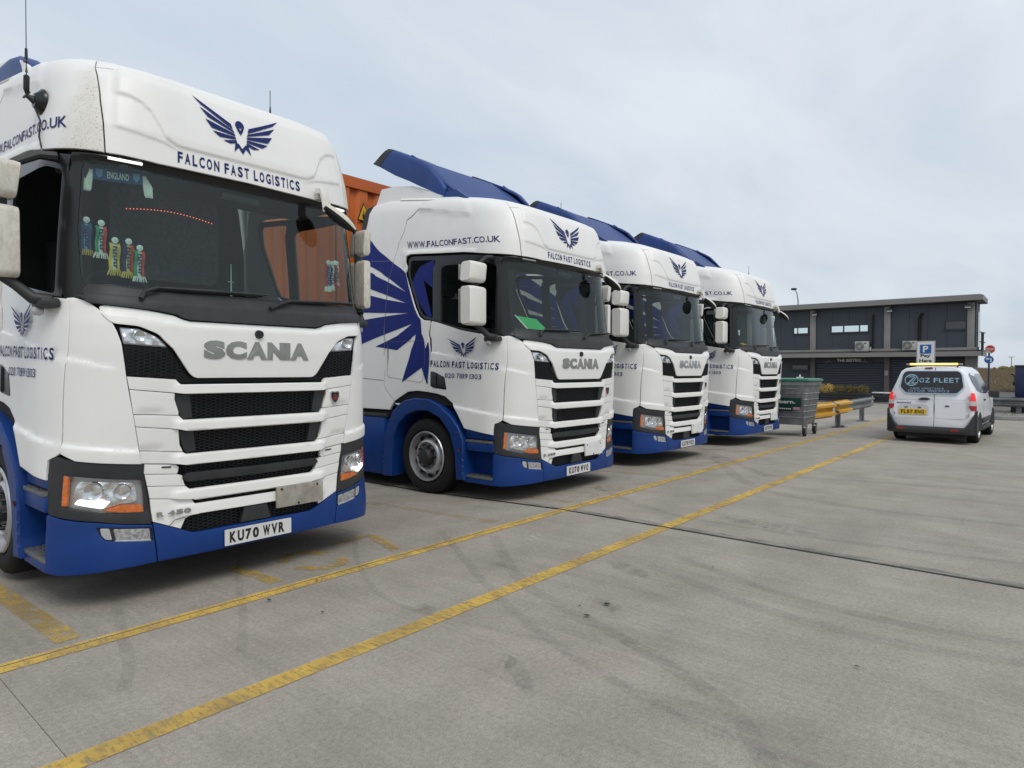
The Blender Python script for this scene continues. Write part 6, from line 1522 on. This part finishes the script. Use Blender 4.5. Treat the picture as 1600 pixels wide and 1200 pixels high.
window(-14.36, -13.25, 1.62, 1.98, [(-14.30, -13.31)], False)
window(-19.5, -18.0, 4.13, 4.63, [(-19.42, -18.75), (-18.68, -18.08)], True)
def shutter(v0, v1, z1):
    s = empty_part('roller_shutter', bl)
    for k in range(int(z1/.115)):
        MB().prism([(.16, .115*k+.004), (.12, .115*k+.02), (.12, .115*k+.09), (.16, .115*k+.112)], v0, v1, 'y').build('slat', SHUT, s, smooth=False)
    MB().box(.02, .16, v0, v1, z1, z1+.30).build('shutter_box', WALL2, s, smooth=False)
shutter(-12.8, -8.6, 2.12); shutter(-8.28, -4.3, 2.40); shutter(-21.6, -17.5, 2.3)
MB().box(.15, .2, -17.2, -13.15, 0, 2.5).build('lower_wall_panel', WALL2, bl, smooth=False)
ns = MB().box(-.02, .015, -12.72, -9.25, 2.08, 2.44).build('name_board', INK, bl, smooth=False)
flat_text('board_lettering', 'THE BISTRO', .185, 1.46, (-.026, -10.69, 2.27), (0, 1, 0), (0, 0, 1), PLATEW, ns, bold=.02)
for v in (-11.95, -9.75):
    MB().box(-.026, -.021, v-.22, v+.22, 2.15, 2.17).prism([(v-.03, 2.22), (v+.03, 2.22), (v, 2.33)], -.026, -.021, 'x').build('small_emblem', POSTM, ns, smooth=False)
for v in (-12.81, -8.29, -4.14):
    fl_ = MB().box(-.34, -.10, v-.16, v+.16, 5.36, 5.56, .02).box(-.30, -.12, v-.05, v+.05, 5.56, 5.64, .01); fl_.build('floodlight', POSTB, bl)
    MB().box(-.36, -.335, v-.15, v+.15, 5.36, 5.44).build('lamp_glass', LAMPGREY, bl)
ACM = mat('unit_white', (.42, .42, .40), .6, var=.1, dirt=(.2, .19, .17), damt=.3)
for v0, v1, z0, z1, lab in ((-10.25, -9.45, 2.82, 3.50, 'left'), (-7.52, -6.74, 2.85, 3.46, 'right')):
    ac = empty('air_conditioning_unit', (47.72, (v0+v1)/2, z0-.08), 0, 'pale air conditioning unit under the bright strip window' if lab == 'left' else 'pale air conditioning unit right of the middle post, behind the pay sign', 'air conditioner', 'outdoor air conditioning units on the cafe ledge')
    W_ = (v1-v0)/2; H_ = z1-z0
    MB().box(-.15, .15, -W_, W_, 0.02, H_, .02).build('casing', ACM, ac); MB().box(.0, .12, W_, W_+.13, .05, H_*.45, .03).build('pipe_cover', ACM, ac)
    MB().lathe([(-.155, .001), (-.155, .265)], (0, -W_*.32, H_*.52), 'x', 32).build('fan_opening', MATS.get('fan_dark') or mat('fan_dark', (.10, .10, .09), .7), ac)
    gl = MB()
    for r in (.07, .11, .15, .19, .23, .27): gl.lathe([(-.16, r), (-.165, r+.006), (-.16, r+.012)], (0, -W_*.32, H_*.52), 'x', 32)
    gl.lathe([(-.168, .001), (-.165, .06)], (0, -W_*.32, H_*.52), 'x', 16); gl.build('fan_guard', ACM, ac)
    MB().box(-.153, -.15, W_*.3, W_*.7, H_*.75, H_*.85).build('badge', POSTB, ac); MB().box(-.12, .12, -W_*.8, -W_*.7, 0, .02).box(-.12, .12, W_*.7, W_*.8, 0, .02).build('foot', DEEP, ac)
dp = MB().tube([(-.10, -9.25, 3.05), (-.10, -9.27, 4.7), (-.10, -9.25, 5.25)], .055, 8); dp.build('pipe', DEEP, bl)
MB().tube([(-.10, -6.65, 3.4), (-.10, -6.65, 4.9), (-.10, -6.55, 5.12), (-.05, -6.5, 5.15)], .085, 8).build('pipe', DEEP, bl)
MB().box(-.02, -.0, -8.57, -8.37, 1.2, 1.6).build('notice', POSTM, bl, smooth=False) if False else MB().box(-.06, -.045, -8.56, -8.36, 1.25, 1.58).build('notice', POSTM, bl, smooth=False)
rl = MB()
for z in (2.85, 3.35, 3.95): rl.tube([(.6, -3.6, z), (2.4, -3.45, z)], .03, 6)
for u in (.6, 1.0, 1.4, 1.8, 2.2): rl.tube([(u, -3.52, 2.8), (u, -3.52, 3.95)], .02, 6)
rl.box(.3, 2.6, VR-.02, -3.42, 2.76, 2.86); rl.build('balcony_rail', BLACKP, bl)
MB().box(.8, 2.2, VR-.03, VR+.02, 3.05, 5.2).build('side_door', DPANE, bl, smooth=False)
for u in (.5, 1.4): MB().box(u, u+.5, VR-.1, VR-.07, .2, 2.2).build('side_window', DPANE, bl, smooth=False)

# ------------------------------------------------------------------ planting by the cafe
PLN = mat('planter_black', (.010, .011, .012), .5, var=.2)
def planter(u, v0, v1, h, lab):
    p = empty('planter_box', (u, (v0+v1)/2, gz(0, -8)), 0, lab, 'planter', 'black planter boxes before the cafe'); w_ = (v1-v0)/2
    for k in range(3): MB().box(-.35, .35, -w_, w_, h*k/3+.005, h*(k+1)/3-.005, .004).build('board', PLN, p)
    MB().box(-.30, .30, -w_+.05, w_-.05, h-.03, h-.004).build('soil', DEEP, p)
planter(36.6, -11.6, -9.45, .43, 'long black planter box behind the wheeled bin'); planter(36.6, -9.43, -7.15, .43, 'black planter box holding golden and green shrubs'); planter(36.9, -7.0, -6.15, .32, 'low empty black planter box behind the van')
def leaf_mat(name, c1, c2):
    m, nt, b = new_mat(name); L = nt.links.new; g = nt.nodes.new('ShaderNodeTexCoord'); n = nt.nodes.new('ShaderNodeTexNoise'); n.inputs['Scale'].default_value = 7; n.inputs['Detail'].default_value = 4; L(g.outputs['Object'], n.inputs[0])
    x = nt.nodes.new('ShaderNodeMix'); x.data_type = 'RGBA'; x.inputs[6].default_value = (*c1, 1); x.inputs[7].default_value = (*c2, 1)
    r = nt.nodes.new('ShaderNodeMapRange'); r.inputs[1].default_value = .35; r.inputs[2].default_value = .65; L(n.outputs[0], r.inputs[0]); L(r.outputs[0], x.inputs[0]); L(x.outputs[2], b.inputs['Base Color']); b.inputs['Roughness'].default_value = .8
    return m
GOLD = leaf_mat('golden_leaves', (.42, .27, .05), (.62, .46, .14)); DGR = leaf_mat('dark_leaves', (.09, .085, .025), (.20, .15, .045)); STEM = mat('stem_brown', (.09, .06, .03), .9)
def shrub(u, v, wd, h, n, m, lab, seed, grp):
    rg = random.Random(seed); s = empty('shrub', (u, v, .36), 0, lab, 'shrub', grp); F = MB(); S_ = MB()
    for k in range(9):
        a = rg.uniform(0, 6.28); r = rg.uniform(.2, 1)*wd; S_.tube([(0, 0, -.05), (r*.4*math.cos(a), r*.6*math.sin(a), h*.5), (r*.7*math.cos(a), r*math.sin(a), h*rg.uniform(.7, 1))], [.012, .008, .004], 5)
    S_.build('stem', STEM, s)
    for k in range(n):
        a = rg.uniform(0, 6.28); r = math.sqrt(rg.random()); z = rg.random()**.8*h*(1.0-.25*r*r+.12*math.sin(a*3+seed)); x, y = r*.30*math.cos(a), r*wd*math.sin(a)
        q = rg.uniform(.014, .032); d1 = Vector((rg.uniform(-1, 1), rg.uniform(-1, 1), rg.uniform(-.4, 1))).normalized()*q; d2 = d1.cross(Vector((rg.uniform(-1, 1), rg.uniform(-1, 1), rg.uniform(-1, 1)))).normalized()*q*.5
        p = Vector((x, y, z)); F.add([p-d1, p+d2, p+d1, p-d2], [(0, 1, 2, 3)])
    F.build('foliage', m, s, smooth=False)
vv_ = -10.9
for k, (v, wd, m, lab) in enumerate(((-10.85, .32, GOLD, 'golden shrub, the one half hidden by the wheeled bin'), (-10.3, .34, GOLD, 'golden shrub second along the planter from the bin'), (-9.75, .34, GOLD, 'golden shrub third along the planter from the bin'), (-9.15, .36, GOLD, 'tallest golden shrub, beside the first dark one'), (-8.55, .34, DGR, 'dark green shrub next to the golden ones'), (-8.0, .34, DGR, 'dark olive shrub in the middle of the dark group'), (-7.5, .30, DGR, 'dark green shrub at the right end of the planter'))):
    shrub(36.6, v, wd, (.42 if m is GOLD else .40)+.03*(k == 3), 1500, m, lab, k+11, 'shrubs in the black planters')
wb_ = empty('white_bench', (37.2, -6.75, -.05), 0, 'low white bench top glimpsed between the planters and the van', 'bench')
MB().box(-.2, .2, -.42, .42, .40, .46, .01).build('top', clean, wb_); MB().box(-.15, .15, -.35, -.30, 0, .40).box(-.15, .15, .30, .35, 0, .40).build('leg', BLACKP, wb_)

# ------------------------------------------------------------------ signs
SW = mat('sign_white', (.66, .67, .66), .4, var=.03); SB = mat('sign_blue', (.012, .10, .35), .35); SR = mat('sign_red', (.50, .015, .03), .35); SGY = mat('sign_grey', (.30, .30, .30), .6)
ps = empty('pay_here_sign', (24, -3.155, 0), 0, 'white parking sign with a blue P reading Pay Here, behind the van', 'sign')
MB().box(0, .03, -.255, .255, 1.25, 2.44, .01).build('panel', SGY, ps); MB().box(-.008, -.002, -.225, .225, 1.28, 2.41).build('face', SW, ps)
MB().box(-.016, -.010, -.15, .15, 2.045, 2.325, .0).build('blue_square', SB, ps)
flat_text('letter_p', 'P', .205, .145, (-.0185, .0, 2.185), (0, 1, 0), (0, 0, 1), SW, ps, bold=.03)
flat_text('word', 'Pay', .125, .27, (-.0105, 0, 1.965), (0, 1, 0), (0, 0, 1), INK, ps, bold=.03); flat_text('word', 'Here', .105, .33, (-.0105, 0, 1.82), (0, 1, 0), (0, 0, 1), INK, ps, bold=.03)
for v in (-.2, .2): MB().tube([(.05, v, 0), (.05, v, 2.3)], .03, 8).build('post', SGY, ps)
rsn = empty('road_sign', (32, -2.03, 0), 0, 'red octagonal STOP sign above a round blue turn left arrow, on one pole', 'sign')
oc = [(.175*math.cos(R_(22.5+45*k))*1.0, 2.36+.175*math.sin(R_(22.5+45*k))) for k in range(8)]
sf = MB().prism([(y, z) for y, z in oc], 0, .006, 'x').build('stop_plate', SW, rsn, smooth=False); MB().prism([(y*.93, 2.36+(z-2.36)*.93) for y, z in oc], -.004, -.001, 'x').build('stop_face', SR, rsn, smooth=False)
flat_text('stop_lettering', 'STOP', .09, .235, (-.006, 0, 2.36), (0, 1, 0), (0, 0, 1), SW, rsn, bold=.02)
MB().prism([(-.16, 2.27), (-.05, 2.33), (.05, 2.22), (-.02, 2.20), (-.12, 2.23)], -.0075, -.0055, 'x').build('peeling_patch', mat('patch_green', (.35, .40, .33), .7, var=.4, scale=20), rsn, smooth=False)
MB().lathe([(0, .001), (0, .16), (.006, .16)], (0, -.03, 1.95), 'x', 32).build('arrow_plate', SW, rsn); MB().lathe([(-.004, .001), (-.004, .15), (-.001, .15)], (0, -.03, 1.95), 'x', 32).build('arrow_face', SB, rsn)
ar = MB(); 
for q in ([(.045, 1.85), (.085, 1.85), (.085, 2.0), (.045, 2.0)], [(-.03, 1.965), (.045, 1.965), (.045, 2.0), (-.03, 2.0)], [(-.03, 2.035), (-.115, 1.985), (-.03, 1.93)]): ar.prism([(y-.03, z) for y, z in q], -.009, -.006, 'x')
ar.build('arrow', SW, rsn, smooth=False)
MB().tube([(.03, -.03, 0), (.03, -.03, 2.5)], .035, 10).build('pole', mat('pole_purple_grey', (.035, .035, .075), .5), rsn)
sm2 = empty('notice_post', (30, -8.63, gz(0, -8)), 0, 'small white notice on a dark board above the bin lid', 'sign')
MB().box(.02, .05, -.19, .19, .0, 1.38).build('board', INK, sm2, smooth=False); MB().box(-.005, .012, -.14, .14, 1.08, 1.30).box(-.005, .012, -.035, .035, 1.31, 1.40).build('notice', SW, sm2, smooth=False)
MB().prism([(-.07, 1.20), (.07, 1.20), (0, 1.12)], -.008, -.006, 'x').build('triangle', LAMPGREY, sm2, smooth=False)
lp = empty('street_lamp', (58, -16.9, 0), 0, 'thin dark street lamp rising behind the cafe roof', 'street lamp')
MB().tube([(0, 0, 0), (0, 0, 4), (0, 0, 7.4), (0, -.12, 8.1), (0, -.32, 8.4)], [.10, .08, .055, .045, .04], 10).build('pole', SGY, lp); MB().loft([[(x*.18, -.36+y*.20, 8.40+z) for x, y in rrect(-1, 1, -1, 1, .4)] for z in (-.05, .02, .10)]).build('lamp_head', BLACKP, lp)
bp_ = MB()
# ------------------------------------------------------------------ beyond the road on the right
GRS = leaf_mat('dry_grass', (.13, .098, .058), (.20, .155, .095)); GRS2 = leaf_mat('dry_grass_blades', (.17, .13, .075), (.26, .20, .12))
bk_ = MB(); rg = random.Random(9)
nu, nv = 14, 50
def bankz(u, v): 
    t = min(max((u-58)/9, 0), 1); return -.02+1.50*(t*t*(3-2*t))+.05*math.sin(v*1.7+u)+.04*math.sin(v*.7)
for i in range(nu+1):
    for j in range(nv+1):
        u = 58+i*22/nu; v = -40+j*70/nv; bk_.V.append((u, v, bankz(u, v)))
for i in range(nu):
    for j in range(nv): a = i*(nv+1)+j; bk_.F.append((a, a+1, a+nv+2, a+nv+1))
props(bk_.build('grass_bank', GRS), kind='structure')
gb_ = MB()
for k in range(16000):
    u = rg.uniform(58.2, 67.5); v = rg.uniform(-9, 3); z = bankz(u, v); h = rg.uniform(.10, .34); l = rg.uniform(-.12, .12); w_ = rg.uniform(.012, .03)
    gb_.add([(u, v-w_, z-.02), (u, v+w_, z-.02), (u+.03, v+l, z+h)], [(0, 1, 2)])
props(gb_.build('dry_grass', GRS2, smooth=False), kind='stuff', label='dry brown grass on the bank beyond the road')
fw_ = empty('distant_wall', (95, 0, 1.3), 0, 'long pale low wall on the skyline behind the grass bank', 'wall'); 
for k in range(12): MB().box(0, .3, -34+4*k+.03, -34+4*k+3.97, 0, .55).build('wall_panel', mat('far_wall_pale', (.42, .43, .43), .7) if 'far_wall_pale' not in MATS else MATS['far_wall_pale'], fw_, smooth=False)
for k, (v, lab) in enumerate(((-6.15, 'small dark post on the bank right of the road sign'), (-3.35, 'thin pale mast on the skyline right of the road sign'))):
    o = empty('skyline_post', ((80, 140)[k], (-4.7, -5.9)[k], 1.3), 0, lab, 'post'); h = (.55, 2.6)[k]
    MB().box(-.12, .12, -.14, .14, 0, h*.8, .02).box(-.08, .08, -.09, .09, h*.8, h).build('shaft', (BLACKP, SGY)[k], o) if k == 0 else MB().tube([(0, 0, 0), (0, 0, h)], .07, 6).box(-.05, .05, -.45, .45, h-.1, h).build('shaft', SGY, o)
cab = empty('blue_cabinet', (27.9, -.70, 0), 0, 'tall dark blue cabinet on a black base at the right edge', 'cabinet')
MB().box(-.3, .5, -.36, .9, .64, 1.64, .02).build('cabinet_body', mat('cabinet_blue', (.012, .022, .075), .5, var=.1), cab); MB().box(-.32, .52, -.38, .92, 1.64, 1.70, .01).build('top', BLACKP, cab)
MB().box(-.34, .55, -.46, .95, .0, .62, .02).build('base', INK, cab); MB().box(-.31, -.302, .2, .21, .7, 1.6).build('door_gap', INK, cab)
dg = empty('yellow_digger', (58, -1.95, .45), 0, 'dark machine with a small yellow cover, seen above the bank beside the blue cabinet', 'digger')
MB().box(-.5, .5, -.3, 1.6, .35, .75, .05).build('machine_body', BLACKP, dg); MB().box(-.52, -.2, -.25, .0, .45, .72, .03).build('lamp_cover', YELP, dg); MB().box(-.4, .4, .3, 1.3, .75, 1.35, .06).build('operator_cab', BLACKG, dg)
MB().tube([(0, -.25, .6), (0, -.45, .85), (0, -.5, .75)], [.08, .06, .05], 8).build('boom', BLACKP, dg); MB().box(-.5, .5, -.4, 1.7, 0, .34, .08).build('track', BLACKP, dg)
for k in range(5):
    rg = random.Random(60+k); v = -3.1+.55*k; o = empty('distant_bush', (72+k, v*1.15, 1.42), 0, ['dark bush on the skyline, nearest the road sign side', 'second dark bush along the skyline by the digger', 'middle dark bush above the blue cabinet', 'fourth dark bush along the skyline above the cabinet', 'dark bush at the right edge of the skyline'][k], 'bush', 'bushes on the skyline at the right'); F = MB()
    for j in range(260):
        a = rg.uniform(0, 6.28); r = math.sqrt(rg.random())*.42; p = Vector((r*math.cos(a), r*math.sin(a), rg.uniform(0, .55)*(1-r))); q = rg.uniform(.03, .07)
        F.add([p+Vector((0, -q, 0)), p+Vector((0, q, 0)), p+Vector((q, 0, q*1.6))], [(0, 1, 2)])
    F.build('foliage', DGR, o, smooth=False)
# asphalt road passing beyond the verge
props(MB().add([(26.9, -3.3, -.02), (60, -3.3, -.02), (60, 30, -.02), (26.9, 30, -.02)], [(0, 1, 2, 3)]).build('road', ground_mat('asphalt', (.10, .10, .10), (.13, .13, .13), (.12, .115, .11)), smooth=False), kind='structure')
